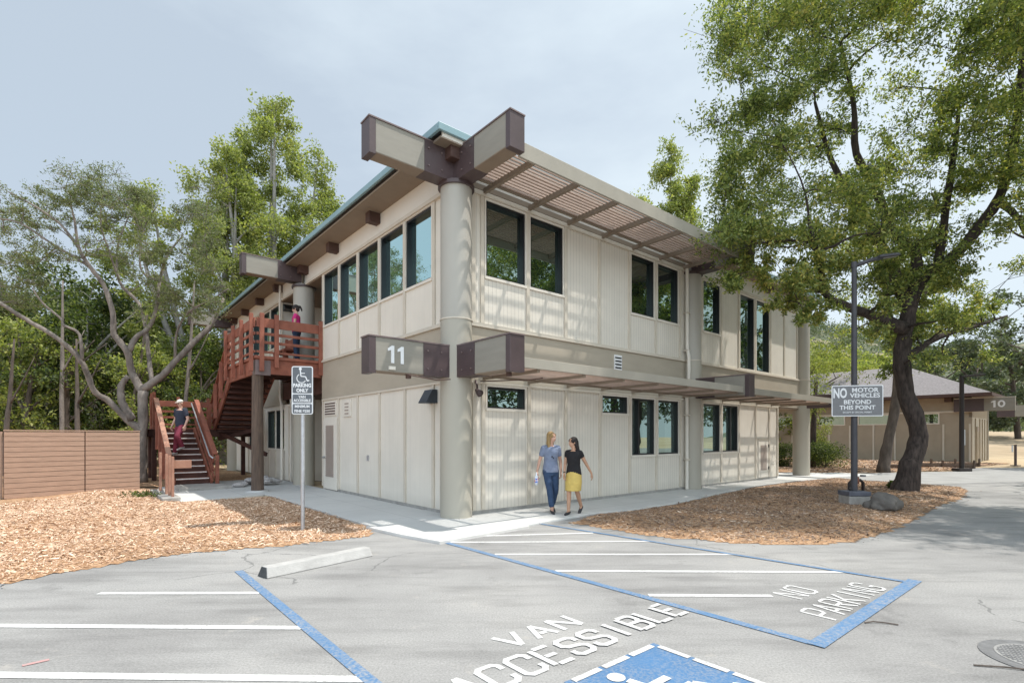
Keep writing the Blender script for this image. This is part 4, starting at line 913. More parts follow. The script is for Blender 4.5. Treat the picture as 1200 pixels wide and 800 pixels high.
dk=MB(); dk.box(1.35,2.2,-.04,-.002,0,2.2); dk=dk.build('door',M['bldg10'],K); mb=MB(); mb.box(1.5,2.05,-.05,-.04,1.9,2.15); mb.build('vent',M['louver'],dk)
mb=MB(); mb.cyl(Wk+.3,0.1,0,4.1,.16,16); o=mb.build('column',M['olive'],K); autosmooth(o)
# roof: low hip with overhang
o_=1.0; z0=4.15; zr=6.5
mb=MB(); mb.add([(-o_,-o_,z0),(Wk+2.5,-o_,z0),(Wk+2.5,Lk,z0),(-o_,Lk,z0),(3.3,4.0,zr),(3.4,Lk-3,zr)],[(0,1,4),(1,2,5,4),(2,3,5),(3,0,4,5)]); mb.build('roof',M['shingle'],K)
mb=MB(); ring(mb,-o_-.02,Wk+2.52,-o_-.02,Lk+.02,z0-.18,z0+.01,.06); mb.box(-o_+.04,Wk+2.46,-o_+.04,Lk-.04,z0-.16,z0-.12); mb.build('eave',M['stub'],K)
for y in (.9,4.5,8.0): mb=MB(); mb.box(-.35,0,y,y+.35,3.72,3.98); mb.build('rafter_end',M['stub'],K)
# numbered beam crossing in front of the corner
kb=MB(); kb.box(-.25,.05,-1.9,.8,3.10,3.86); kb=kb.build('beam',M['olive'],K,bevel=.01)
mb=MB(); mb.box(-.265,.065,-.57,.81,3.09,3.85); mb.build('saddle_plate',M['brown'],kb)
mb=MB(); mb.box(-.265,.065,-1.91,.81,3.86,3.90); mb.build('top_flashing',M['trim'],kb)
mb=MB(); X_=-.262
def yz(pts): 
    k=len(pts); mb.add([(X_,y,z) for y,z in pts]+[(X_-.01,y,z) for y,z in pts],[tuple(range(k)),tuple(range(k,2*k))[::-1]]+[(i,(i+1)%k,(i+1)%k+k,i+k) for i in range(k)])
yz([(-.98,3.30),(-1.08,3.30),(-1.08,3.70),(-1.0,3.70),(-.88,3.64),(-.88,3.57),(-.98,3.59)])
n_=20
for i in range(n_):
    t0=2*math.pi*i/n_;t1=2*math.pi*(i+1)/n_
    yz([(-1.33+.165*math.cos(t0),3.5+.205*math.sin(t0)),(-1.33+.165*math.cos(t1),3.5+.205*math.sin(t1)),(-1.33+.075*math.cos(t1),3.5+.115*math.sin(t1)),(-1.33+.075*math.cos(t0),3.5+.115*math.sin(t0))])
mb.build('house_number',M['white'],kb)
# further beam of the building beyond
K2=empty('distant_building',(37.6,40.0,0),ROT,'distant brown building end with a dark beam at the right edge','building')
mb=MB(); mb.box(-.2,.2,-7,-.9,3.1,3.95); mb.build('beam',M['olive'],K2); mb=MB(); mb.box(-.22,.22,-1.0,0,3.08,3.97); mb.build('saddle_plate',M['brown'],K2)
mb=MB(); mb.box(4,12,-9,-3,0,3.9); mb.build('wall',M['bldg10'],K2); mb=MB(); mb.box(3.4,12.6,-9.6,-2.4,3.9,4.1); mb.build('roof',M['shingle'],K2)
# ---------------------------------------------------------------- people
def loft(mb,rings,n=16):
    """rings: (centre, rx, ry) horizontal ellipses"""
    vs=[];fs=[];k=len(rings)
    for c,rx,ry in rings:
        for j in range(n): t=2*math.pi*j/n; vs.append((c[0]+rx*math.cos(t),c[1]+ry*math.sin(t),c[2]))
    for i in range(k-1):
        for j in range(n): fs.append((i*n+j,i*n+(j+1)%n,(i+1)*n+(j+1)%n,(i+1)*n+j))
    fs.append(tuple(range(n))[::-1]); fs.append(tuple((k-1)*n+j for j in range(n))); mb.add(vs,fs)
def limb(mb,pts,rad,n=12):
    """tapered limb with round joints; rad per point"""
    P=[];Q=[]
    for i in range(len(pts)-1):
        a=Vector(pts[i]);b=Vector(pts[i+1])
        mid=rad[i]*.5+rad[i+1]*.5
        mb.tube([a,a.lerp(b,.33),a.lerp(b,.66),b],[rad[i],rad[i]*.62+rad[i+1]*.38+mid*.05,rad[i]*.3+rad[i+1]*.7,rad[i+1]],n)
    for p,r in zip(pts,rad): mb.ell(p,r*1.0,r*1.0,r*1.0,10,8)
def remesh(mb,name,m,parent,vox=.007,smooth_it=3):
    o=mb.build(name,m); md=o.modifiers.new('r','REMESH'); md.mode='VOXEL'; md.voxel_size=vox
    ms=o.modifiers.new('s','SMOOTH'); ms.factor=.5; ms.iterations=smooth_it
    dg=bpy.context.evaluated_depsgraph_get(); me=bpy.data.meshes.new_from_object(o.evaluated_get(dg)); bpy.data.objects.remove(o)
    me.materials.clear(); me.materials.append(m); me.polygons.foreach_set('use_smooth',[True]*len(me.polygons))
    r=bpy.data.objects.new(name,me); col.objects.link(r); r.parent=parent; return r
def hand(mb,w,d,out,fw,curl=.5,s=1.0):
    """w wrist, d direction of palm, out = thumb side, fw = palm normal (towards which fingers curl)"""
    d=Vector(d).normalized(); out=Vector(out); out=(out-d*out.dot(d)).normalized(); fw=d.cross(out)*(1 if d.cross(out).dot(Vector(fw))>0 else -1)
    w=Vector(w); k=w+d*.085*s
    for t in (-.028,-.01,.01,.028): limb(mb,[w+out*t*.6*s,k+out*t*s],[.017*s,.013*s],8)
    for t,L in ((.03,.072),(.01,.080),(-.01,.074),(-.03,.058)):
        b=k+out*t*s; d1=(d+fw*curl*.4).normalized(); d2=(d+fw*curl*1.3).normalized(); d3=(d*.7+fw*curl*2.2).normalized()
        p1=b+d1*L*.45*s; p2=p1+d2*L*.32*s; p3=p2+d3*L*.25*s
        limb(mb,[b,p1,p2,p3],[.0105*s,.0095*s,.0085*s,.0075*s],7)
    b=w+d*.03*s+out*.022*s; p1=b+(d*.6+out*.8+fw*.2).normalized()*.035*s; p2=p1+(d+out*.25+fw*.3).normalized()*.03*s
    limb(mb,[b,p1,p2],[.014*s,.0115*s,.009*s],7)
def skinmat(name,c): return mat(name,c,0.5,0.05,14,0.05,60,spec=0.35)
def person(label,loc,rz,H,J,skin,hair,top,bottom,shoe,female=True,sleeve=.45,head_yaw=0,head_pitch=0,skirt=None,hairstyle='long',shirt_len=0.0,group=None,cap=None,belly=0,collar=0.0):
    """local frame: facing -Y, +X is the person's left.  J: joints scaled to H=1.7"""
    s=H/1.7; P=empty('person',loc,rz,label,'person')
    P.scale=(s,s,s)
    v=lambda k:Vector(J[k])
    hipc=(v('hipL')+v('hipR'))/2; shc=(v('shL')+v('shR'))/2
    bw=.165 if female else .185
    m_s=skinmat('skin_'+label.split()[0]+str(int(loc[0]*10)),skin)
    def torso(mb,g=0.0,z0=None,z1=None,wide=1.0):
        sp=shc-hipc
        prof=[(-.10,.150,.100),(-.02,.170,.118),(.10,.158+belly*.4,.110+belly),(.24,.135+belly*.5,.098+belly),(.36,.142,.104+belly*.4),(.46,.160,.108),(.54,.165,.092),(.575,.12,.07),(.60,.06,.055)] if female else \
             [(-.10,.158,.105),(-.02,.172,.118),(.10,.168+belly*.3,.115+belly),(.24,.162+belly*.3,.112+belly),(.36,.172,.118+belly*.5),(.46,.190,.118),(.545,.195,.098),(.58,.14,.075),(.605,.065,.058)]
        rings=[]
        for t,rx,ry in prof:
            if z0 is not None and t<z0-1e-6: continue
            if z1 is not None and t>z1+1e-6: continue
            c=hipc+sp*(t/.54)+Vector((0,-.012 if female and .3<t<.5 else 0,0)); rings.append((c,rx*wide+g,ry+g))
        loft(mb,rings,20)
    # head frame
    nk=shc+Vector((0,0,.045)); hd=nk+Matrix.Rotation(head_yaw,3,'Z')@Vector((0,-.025-.03*math.sin(head_pitch),.185))
    HR=Matrix.Rotation(head_yaw,3,'Z')@Matrix.Rotation(head_pitch,3,'X')
    def hp(x,y,z): return hd+HR@Vector((x,y,z))
    def head_ell(mb,c,rx,ry,rz,n=14,m=10):
        k=len(mb.v); mb.ell((0,0,0),rx,ry,rz,n,m); 
        for i in range(k,len(mb.v)): mb.v[i]=tuple(hp(mb.v[i][0]+c[0],mb.v[i][1]+c[1],mb.v[i][2]+c[2]))
    body=MB(); torso(body)
    limb(body,[shc+Vector((0,.01,.0)),nk+Vector((0,-.005,.06)),hd+Vector((0,0,-.05))],[.06,.052,.05])
    head_ell(body,(0,.012,.03),.073,.092,.088); head_ell(body,(0,-.022,-.035),.056,.062,.072); head_ell(body,(0,-.045,-.078),.03,.03,.025)
    head_ell(body,(0,-.090,-.022),.011,.018,.016,8,6); head_ell(body,(0,-.082,.005),.009,.012,.028,8,6)
    for sx in (-1,1): head_ell(body,(sx*.073,.01,-.01),.010,.018,.028,8,6)
    for sd in ('L','R'):
        limb(body,[v('hip'+sd),v('knee'+sd),v('ank'+sd)],[.082,.054,.037])
        c=v('knee'+sd).lerp(v('ank'+sd),.3)+Vector((0,.012,0)); body.ell(c,.050,.052,.10,10,8)
        an=v('ank'+sd); td=Vector(J.get('toe'+sd,(0,-1,-.25))).normalized(); limb(body,[an+Vector((0,0,-.03))-td*.03,an+td*.10+Vector((0,0,-.045)),an+td*.16+Vector((0,0,-.05))],[.034,.032,.02],8)
        limb(body,[v('sh'+sd)+Vector((0,0,0)),v('el'+sd),v('wr'+sd)],[.050 if female else .058,.036 if female else .043,.024 if female else .029])
        o=J.get('out'+sd,(0,-1,0)); hand(body,v('wr'+sd),v('wr'+sd)-v('el'+sd) if 'hd'+sd not in J else J['hd'+sd],o,J.get('fw'+sd,(1 if sd=='R' else -1,0,0)),J.get('curl'+sd,.4),1.0 if female else 1.08)
    remesh(body,'body',m_s,P,.0065,2)
    # eyes and mouth
    mb=MB()
    for sx in (-1,1): head_ell(mb,(sx*.030,-.076,.005),.010,.006,.006,8,6)
    mb.build('eyes',M['black'],P,smooth=True); mb=MB(); head_ell(mb,(0,-.083,-.055),.020,.006,.006,8,6); mb.build('mouth',mat('lips',(0.38,0.11,0.09),.5,.05,9),P,smooth=True)
    # hair
    hm=mat('hair_'+hairstyle+str(int(loc[0]*10)),hair,.55,.35,9,.5,40,stretch=(3,3,.4)); mb=MB()
    if hairstyle!='cap':
        head_ell(mb,(0,.028,.045),.082,.095,.088); head_ell(mb,(0,.05,-.01),.076,.07,.09)
        for sx in (-1,1): head_ell(mb,(sx*.06,-.01,.04),.028,.065,.055)
    if hairstyle=='long':
        for sx,yy in ((-1,0),(1,0),(-.5,.05),(.5,.05),(0,.07)):
            limb(mb,[hp(sx*.062,yy+.02,.02),hp(sx*.076,yy+.025,-.09),hd+HR@Vector((sx*.08,yy+.03,-.18))+Vector((0,.0,-.02)),hd+HR@Vector((sx*.075,yy+.02,-.27))],[.035,.036,.034,.018],8)
    if hairstyle=='bob':
        for sx,yy in ((-1,.03),(1,.03),(-.5,.07),(.5,.07),(0,.085)):
            limb(mb,[hp(sx*.058,yy+.02,.02),hp(sx*.072,yy+.03,-.08),hp(sx*.072,yy+.055,-.17),hp(sx*.06,yy+.075,-.24)],[.036,.036,.032,.014],8)
    if hairstyle=='tail':
        limb(mb,[hp(0,.10,.05),hp(0,.15,.03),hp(0,.165,-.06),hp(0,.15,-.13)],[.03,.032,.028,.012],8)
    if hairstyle=='cap':
        head_ell(mb,(0,.02,.035),.079,.094,.07)
    if hairstyle=='cap':
        cm=MB(); head_ell(cm,(0,.012,.062),.084,.100,.068); 
        c2=remesh(cm,'cap',cap,P,.007,2); cm=MB(); head_ell(cm,(0,-.115,.045),.062,.05,.007,14,6); cm.build('brim',cap,c2,smooth=True)
        cm=MB(); head_ell(cm,(-.03,-.084,.003),.022,.008,.013,10,6); head_ell(cm,(.03,-.084,.003),.022,.008,.013,10,6); cm.build('sunglasses',M['black'],P,smooth=True)
    else: remesh(mb,'hair',hm,P,.007,2)
    # top
    mb=MB(); torso(mb,.014,-.02-shirt_len if skirt or True else .05,.575,1.0)
    limb(mb,[shc+Vector((-.12,0,.015)),shc+Vector((.12,0,.015))],[.055,.055])
    for sd in ('L','R'):
        a=v('sh'+sd);b=v('el'+sd); limb(mb,[a,a.lerp(b,sleeve)],[.063 if female else .072,.058 if female else .066])
    remesh(mb,'shirt',top,P,.008,3)
    # trousers / skirt
    mb=MB()
    if skirt:
        sp=Vector((0,0,1)); kn=(v('kneeL')+v('kneeR'))/2
        loft(mb,[(hipc+Vector((0,0,.10)),.152,.118),(hipc+Vector((0,0,.0)),.182,.140),(hipc.lerp(kn,.45),.190,.165),(hipc.lerp(kn,.93),.180,.175)],24); remesh(mb,'skirt',bottom,P,.008,2)
    else:
        torso(mb,.012,-.10,.10); 
        for sd in ('L','R'):
            h=v('hip'+sd);k=v('knee'+sd);a=v('ank'+sd); wd=J.get('leg_w',1.0)
            limb(mb,[h+Vector((0,0,.02)),h.lerp(k,.5),k,k.lerp(a,.5),k.lerp(a,J.get('hem',.93))],[.098,.085*wd,.070*wd,.064*wd,.060*wd])
        remesh(mb,'trousers',bottom,P,.008,3)
    for sd in ('L','R'):
        an=v('ank'+sd); td=Vector(J.get('toe'+sd,(0,-1,-.25))).normalized(); mb=MB()
        limb(mb,[an+Vector((0,0,-.045))-td*.045,an+td*.08+Vector((0,0,-.052)),an+td*.185+Vector((0,0,-.058))],[.038,.040,.028],10)
        remesh(mb,'shoe',shoe,P,.007,1)
    return P
denim=mat('denim_dark',(0.035,0.065,0.13),.85,.15,8,.9,16); tee=mat('grey_blue_tee',(0.20,0.235,0.33),.85,.10,9,.9,16); blk=mat('black_cloth',(0.018,0.017,0.019),.85,.15,8,.9,16)
yel=mat('yellow_cloth',(0.62,0.45,0.13),.85,.08,8,.9,16); mar=mat('maroon_cloth',(0.19,0.028,0.05),.85,.15,8,.9,16); mag=mat('magenta_cloth',(0.60,0.03,0.20),.8,.12,8,.9,16)
navy=mat('navy_cloth',(0.03,0.035,0.055),.85,.15,8,.9,16); jean=mat('jean_blue',(0.03,0.055,0.11),.85,.15,8,.9,16); dsh=mat('dark_shoe',(0.03,0.03,0.035),.5,.1,9); gsh=mat('grey_shoe',(0.38,0.37,0.36),.7,.1,9); rsh=mat('red_shoe',(0.25,0.04,0.04),.7,.1,9)
whitecap=mat('white_cap',(0.66,0.62,0.56),.85,.05,9)
# blonde woman with bottle
J1=dict(hipL=(.085,0,.88),hipR=(-.085,0,.88),kneeL=(.10,-.02,.49),kneeR=(-.045,-.10,.50),ankL=(.07,.16,.13),ankR=(-.005,-.14,.09),toeL=(.1,-1,-.5),toeR=(.0,-1,-.1),
 shL=(.158,0,1.38),shR=(-.158,0,1.38),elL=(.22,.03,1.10),elR=(-.24,.03,1.10),wrL=(.21,-.06,.875),wrR=(-.31,-.06,.875),outL=(0,-1,0),outR=(0,-1,0),curlR=1.0,curlL=.5,hdL=(-.02,-.1,-1),hdR=(0,-.25,-1),hem=.80,leg_w=1.02)
W1=person('blonde woman in blue tee and dark blue trousers walking with a bottle',Vector((.80,10.66,.035)),R(8),1.63,J1,(0.56,0.33,0.24),(0.36,0.235,0.10),tee,denim,dsh,True,sleeve=.5,head_yaw=R(50),hairstyle='long',shirt_len=.02)
mb=MB(); mb.ell((.0,-.135,1.20),.012,.012,.02,8,6); mb.ell((.028,-.130,1.17),.012,.012,.02,8,6); mb.build('sunglasses',M['black'],W1,smooth=True)
bt=empty('water_bottle',(0,0,0),0,'clear bottle with blue and red label held by the blonde woman','bottle')
bt.location=W1.location+Matrix.Rotation(R(8),3,'Z')@(Vector((-.335,-.115,.60))*.96); 
mb=MB(); mb.tube([(0,0,0),(0,0,.17),(0,0,.20),(0,0,.235)],[.036,.036,.016,.014],16); mb.build('bottle_body',mat('clear_plastic',(0.70,0.74,0.80),.15,.05,8,spec=.6),bt,smooth=True)
mb=MB(); mb.cyl(0,0,.05,.14,.0372,16); 
def lab(nt,tc,mp,out,b): return ramp(nt,noise(nt,tc.outputs['Object'],22,2),[(.42,(0.03,0.12,0.5)),(.5,(0.75,0.75,0.8)),(.58,(0.6,0.06,0.08))])
mb.build('label_band',mat('bottle_label',(0.1,0.2,0.5),.4,.1,5,extra=lab),bt); mb=MB(); mb.cyl(0,0,.235,.258,.016,12); mb.build('bottle_cap',M['white'],bt)
# dark haired woman, yellow skirt
J2=dict(hipL=(.085,0,.88),hipR=(-.085,0,.88),kneeL=(.075,.02,.49),kneeR=(-.07,-.11,.50),ankL=(.08,.25,.15),ankR=(-.06,-.17,.09),toeL=(0,-1,-.7),toeR=(0,-1,-.05),
 shL=(.152,0,1.37),shR=(-.152,0,1.37),elL=(.25,.12,1.12),elR=(-.20,-.02,1.10),wrL=(.34,.22,.90),wrR=(-.17,-.15,.90),outL=(0,-1,0),outR=(0,-1,0),curlR=.8,curlL=.5,hdL=(.15,.15,-1),hdR=(0,-.1,-1))
W2=person('dark haired woman in black top and yellow skirt walking',Vector((1.25,10.45,.035)),R(-28),1.53,J2,(0.50,0.29,0.19),(0.02,0.014,0.012),blk,yel,dsh,True,sleeve=.28,head_yaw=R(-42),hairstyle='bob',skirt=True,shirt_len=.0)
mb=MB(); mb.tube([(-.19,-.13,.93),(-.155,-.135,.925)],.028,10); mb.build('wristwatch',M['black'],W2)
# man coming down the stairs
J3=dict(hipL=(.095,0,.90),hipR=(-.095,0,.90),kneeL=(.14,-.22,.58),kneeR=(-.09,-.08,.48),ankL=(.13,-.05,.26),ankR=(-.09,-.13,.08),toeL=(.15,-1,-.3),toeR=(-.05,-1,-.1),
 shL=(.20,0,1.40),shR=(-.20,0,1.40),elL=(.285,.03,1.13),elR=(-.30,.03,1.13),wrL=(.30,-.08,.90),wrR=(-.31,-.08,.90),outL=(-.3,-1,0),outR=(.3,-1,0),curlR=.9,curlL=.7,hdL=(-.05,-.15,-1),hdR=(.05,-.15,-1),leg_w=1.15)
pm=ab(-3.06,11.55,0); stepn=.12+(1.90-.12)*5/10
W3=person('man in white cap black tee and maroon trousers coming down the stairs',Vector((pm.x,pm.y,stepn)),R(-22),1.74,J3,(0.55,0.33,0.25),(0.1,0.07,0.05),navy,mar,gsh,False,sleeve=.55,head_yaw=R(5),head_pitch=R(12),hairstyle='cap',cap=whitecap,belly=.015,shirt_len=.03)
# woman with phone on the balcony
J4=dict(hipL=(.085,0,.90),hipR=(-.085,0,.90),kneeL=(.09,-.02,.49),kneeR=(-.09,0,.49),ankL=(.09,.01,.08),ankR=(-.09,.02,.08),
 shL=(.17,0,1.38),shR=(-.17,0,1.38),elL=(.20,-.02,1.11),elR=(-.20,-.02,1.11),wrL=(.09,-.22,1.16),wrR=(-.08,-.22,1.16),outL=(-.6,0,1),outR=(.6,0,1),hdL=(-.35,-1,.15),hdR=(.35,-1,.15),fwL=(0,-.2,1),fwR=(0,-.2,1),curlL=.9,curlR=.9)
pb_=ab(-.62,7.62,3.845)
W4=person('woman with dark ponytail in magenta top looking at her phone on the balcony',pb_,R(-78),1.66,J4,(0.55,0.33,0.25),(0.022,0.014,0.012),mag,jean,rsh,True,sleeve=.30,head_yaw=0,head_pitch=R(22),hairstyle='tail',shirt_len=.05)
ph=empty('phone',(0,0,0),0,'dark phone held in both hands by the woman on the balcony','phone'); ph.location=pb_+Matrix.Rotation(R(-78),3,'Z')@(Vector((0,-.33,1.19))*.976); ph.rotation_euler=(R(-35),0,R(-78))
mb=MB(); mb.box(-.038,.038,-.075,.075,-.006,.004); mb.build('phone_body',M['black'],ph,bevel=.004); mb=MB(); mb.box(-.034,.034,-.068,.068,.0045,.0055); mb.build('screen',mat('phone_screen',(0.12,0.14,0.16),.1,.05,5),ph)
# ---------------------------------------------------------------- trees and planting
def leaves(centres,rad,per,size,seed,flat=.75,droop=0.0,aspect=.42,shell=.35):
    """leaf quads scattered in ellipsoid clumps. centres (k,3), rad (k,)"""
    r=np.random.RandomState(seed); k=len(centres); C_=np.repeat(np.asarray(centres,float),per,axis=0); Rr=np.repeat(np.asarray(rad,float),per)
    n_=len(C_); d=r.normal(0,1,(n_,3)); d/=np.linalg.norm(d,axis=1)[:,None]; u=r.uniform(0,1,n_)**shell
    off=d*(Rr*u)[:,None]; off[:,2]*=flat; P=C_+off
    a=r.normal(0,1,(n_,3)); a[:,2]-=droop; a+=d*.5; a/=np.linalg.norm(a,axis=1)[:,None]
    nrm=r.normal(0,1,(n_,3)); nrm[:,2]+=.9; s_=np.cross(a,nrm); s_/=np.linalg.norm(s_,axis=1)[:,None]
    up=np.cross(s_,a)
    L=size*r.uniform(.6,1.35,n_)[:,None]; W=L*aspect*.5
    V=np.stack([P,P+a*L*.45+s_*W+up*L*.06,P+a*L,P+a*L*.45-s_*W+up*L*.06],1).reshape(-1,3)
    return V
def curve_pts(p,q,bend,seed,n_=6,sag=0.0):
    r=random.Random(seed); p=Vector(p);q=Vector(q); L=(q-p).length; o=[]
    w1=Vector((r.uniform(-1,1),r.uniform(-1,1),r.uniform(-1,1)))*bend*L; w2=Vector((r.uniform(-1,1),r.uniform(-1,1),r.uniform(-1,1)))*bend*.5*L
    for i in range(n_+1):
        t=i/n_; o.append(p.lerp(q,t)+w1*math.sin(math.pi*t)*.6+w2*math.sin(2*math.pi*t)*.6+Vector((0,0,sag*math.sin(math.pi*t))))
    return o
def smooth_path(pts,rad,sub=3,jit=0.0,seed=0):
    """catmull-rom"""
    r=random.Random(seed); P=[Vector(p) for p in pts]; out=[];ro=[]
    Q=[P[0]*2-P[1]]+P+[P[-1]*2-P[-2]]
    for i in range(1,len(Q)-2):
        for s_ in range(sub):
            t=s_/sub; a,b,c,d=Q[i-1],Q[i],Q[i+1],Q[i+2]
            p=0.5*((2*b)+(c-a)*t+(2*a-5*b+4*c-d)*t*t+(3*b-a-3*c+d)*t**3); rr=rad[i-1]*(1-t)+rad[i]*t
            out.append(p+Vector((r.uniform(-1,1),r.uniform(-1,1),r.uniform(-1,1)))*jit*rr); ro.append(rr*(1+r.uniform(-.08,.08)))
    out.append(P[-1]); ro.append(rad[-1]); return out,ro
def hero(name,label,limbs,clumps,leafm,bark,per,lsize,seed,cr,twig_r=.03,flat=.7,aspect=.42,ntwig=5,group=None,droop=0.0,trunk_n=14,shell=.35,twiggy=0):
    """limbs: list of (points, radii); first is the trunk. clumps: list of (x,y,z,r)"""
    root=empty(name,limbs[0][0][0],0,label,'tree',group); o0=Vector(limbs[0][0][0]); root.location=(o0.x,o0.y,0)
    base=Vector((o0.x,o0.y,0)); nodes=[]
    mb=MB()
    for i,(pts,rad) in enumerate(limbs):
        P,Rr=smooth_path([Vector(p)-base for p in pts],rad,4,.10,seed+i)
        mb.tube(P,Rr,trunk_n if i==0 else 10)
        for p,r in zip(P,Rr):
            if i>0 or p.z>2.2: nodes.append((p,r))
    tr=mb.build('trunk',bark,root,smooth=True)
    N=np.array([tuple(p) for p,_ in nodes]); NR=np.array([r for _,r in nodes])
    mb=MB(); rr=random.Random(seed); cen=[];rads=[]
    for k,(x,y,z,r) in enumerate(clumps):
        c=Vector((x,y,z))-base
        d=np.linalg.norm(N-np.array(tuple(c)),axis=1)+np.maximum(0,N[:,2]-c.z)*1.2; j=int(np.argmin(d)); p=Vector(N[j])
        r0=min(NR[j]*.6,twig_r*(.6+.35*(c-p).length))
        P=curve_pts(p,c,.14,seed*31+k,6,.05); mb.tube(P,[r0*(1-.75*i/6)+.004 for i in range(7)],6,cap=False)
        N=np.vstack([N,np.array([tuple(q) for q in P[2:]])]); NR=np.append(NR,[r0*(1-.75*i/6)+.004 for i in range(2,7)])
        for t in range(ntwig):
            dv=Vector((rr.gauss(0,1),rr.gauss(0,1),rr.gauss(.15,.7))).normalized()*r*rr.uniform(.55,1.0); dv.z*=flat
            e=c+dv; s0=c.lerp(p,rr.uniform(0,.25))
            Q=curve_pts(s0,e,.18,seed*77+k*9+t,4); mb.tube(Q,[r0*.22+.004,r0*.18+.003,.006,.005,.003],4,cap=False)
            if twiggy:
                for g in range(twiggy):
                    f=.25+.80*(g+rr.random())/twiggy; q=s0.lerp(e,f); j=r*.20; q=q+Vector((rr.gauss(0,j),rr.gauss(0,j),rr.gauss(0,j*.7))); cen.append(tuple(q)); rads.append(r*cr*rr.uniform(.6,1.5))
                continue
            cen.append(tuple(e)); rads.append(r*cr*rr.uniform(.7,1.25)); mid=s0.lerp(e,.55); cen.append(tuple(mid)); rads.append(r*cr*.8)
    mb.build('branches',bark,root,smooth=True)
    V=leaves(cen,rads,per,lsize,seed,flat,droop,aspect,shell); quadmesh('crown',V,leafm,root)
    return root
rr=random.Random(5)
def A(px,py,Y): v=at(px,py,Y); return (v.x,v.y,v.z)
# --- big oak on the right
Y=14.4
tb=at(1061,578,Y); tb.z=-.05
limbs=[([tuple(tb),A(1066,545,Y),A(1077,510,Y+.05),A(1062,462,Y+.1),A(1057,420,Y+.1),A(1062,385,Y+.1),A(1068,350,Y+.1)],[.36,.25,.215,.21,.20,.185,.175]),
 ([A(1068,352,Y+.1),A(1085,322,Y),A(1119,300,Y-.2),A(1150,262,Y-.5),A(1172,228,Y-.8),A(1188,165,Y-1),A(1196,100,Y-1.2),A(1200,20,Y-1.4)],[.165,.155,.145,.13,.115,.10,.08,.05]),
 ([A(1066,360,Y),A(1074,300,Y+.1),A(1045,272,Y+.2),A(1028,225,Y+.4),A(1004,180,Y+.5),A(1000,120,Y+.4),A(985,50,Y+.3)],[.165,.14,.13,.115,.095,.07,.04]),
 ([A(1060,385,Y),A(1030,372,Y-.2),A(1000,362,Y-.5),A(968,345,Y-.9),A(960,305,Y-1.2),A(948,260,Y-1.5)],[.18,.13,.11,.09,.07,.04]),
 ([A(1066,362,Y),A(1052,330,Y+.3),A(1040,300,Y+.6),A(1012,250,Y+1),A(975,190,Y+1.2),A(955,120,Y+1.2)],[.20,.15,.12,.10,.08,.04]),
 ([A(1100,312,Y),A(1106,260,Y+.2),A(1118,180,Y+.3),A(1125,110,Y+.2)],[.12,.10,.08,.04]),
 ([A(1060,420,Y),A(1100,395,Y+.6),A(1150,380,Y+1.5),A(1180,370,Y+2)],[.10,.08,.05,.03]),
 ([A(1172,238,Y-.8),A(1190,252,Y-1.2),A(1210,290,Y-1.6)],[.09,.07,.04]),
 ([A(1196,110,Y-1.2),(14.0,12.0,9.5),(14.2,10.8,10.2)],[.12,.09,.05])]
cl=[]
def region(px0,px1,py0,py1,y0,y1,n_,r0,r1,fn=None):
    for i in range(n_):
        for t in range(20):
            px=rr.uniform(px0,px1);py=rr.uniform(py0,py1)
            if fn is None or fn(px,py): break
        yy=rr.uniform(y0,y1); v=at(px,py,yy); cl.append((v.x,v.y,v.z,rr.uniform(r0,r1)))
# crown silhouette: left mass, notch of sky around (1115,80), right mass
def massL(px,py): 
    left=806+ (0 if py<120 else 0)+ (18 if 230<py<300 else 0)+(40 if py>300 else 0); 
    right=1075-0.10*py+ (60 if py>130 else 0); return left+15<px<right
region(835,1100,-40,300,12.2,17.0,120,.5,.95,massL)
region(842,1000,20,290,12.5,16.5,26,.5,.9,massL)
region(870,1060,-150,30,12.5,16,22,.7,1.1)
region(838,985,262,345,12.4,14.2,24,.34,.6)
region(850,1000,310,378,12.6,13.6,12,.22,.36)
region(990,1135,190,330,13,16.5,30,.45,.8)
region(1020,1140,300,430,13,16,26,.4,.7)
region(1040,1165,345,440,14.0,17.0,12,.4,.6)
region(1130,1215,-30,215,11.5,15.5,42,.5,.9)
region(1095,1150,100,230,13,15.5,12,.4,.65)
region(1175,1260,190,330,12,15,12,.4,.7)
for i in range(64): cl.append((rr.uniform(9.2,14.5),rr.uniform(8.4,12.9),rr.uniform(9.6,13.5),rr.uniform(.6,1.0)))
for i in range(12): cl.append((rr.uniform(12.0,15.0),rr.uniform(8.6,11.8),rr.uniform(6.2,9),rr.uniform(.55,.9)))
for i in range(50):
    yy=rr.uniform(7.8,11.6); cl.append((rr.uniform(max(10.4,yy*1.04+.6),15),yy,rr.uniform(7,10),rr.uniform(.6,.95)))
region(842,900,60,270,12.4,15,14,.45,.7)
for i in range(95): cl.append((rr.uniform(7.0,12.0),rr.uniform(9.3,13.0),rr.uniform(13.0,15.5),rr.uniform(.7,1.1)))
big=hero('oak_tree','huge green oak with thick dark leaning trunk beside the lamp post',limbs,cl,M['leaf_bay'],M['bark_dark'],13,.098,21,.24,.035,.8,.42,7,shell=.6,twiggy=5)
# second trunk behind
cl=[]; Y2=23.0; t2=at(1034,552,Y2); t2.z=-.05
limbs=[([tuple(t2),A(1040,520,Y2),A(1050,470,Y2),A(1052,420,Y2),A(1040,360,Y2),A(1030,290,Y2)],[.27,.19,.18,.16,.13,.08]),([A(1050,440,Y2),A(1075,380,Y2+.5),A(1090,320,Y2+1)],[.14,.10,.05])]
region(985,1110,250,395,21.5,25,26,.6,1.1)
hero('leaning_tree','slim brown trunk leaning right behind the huge oak',limbs,cl,M['leaf_bay'],M['bark_mid'],26,.17,22,.42,.05)
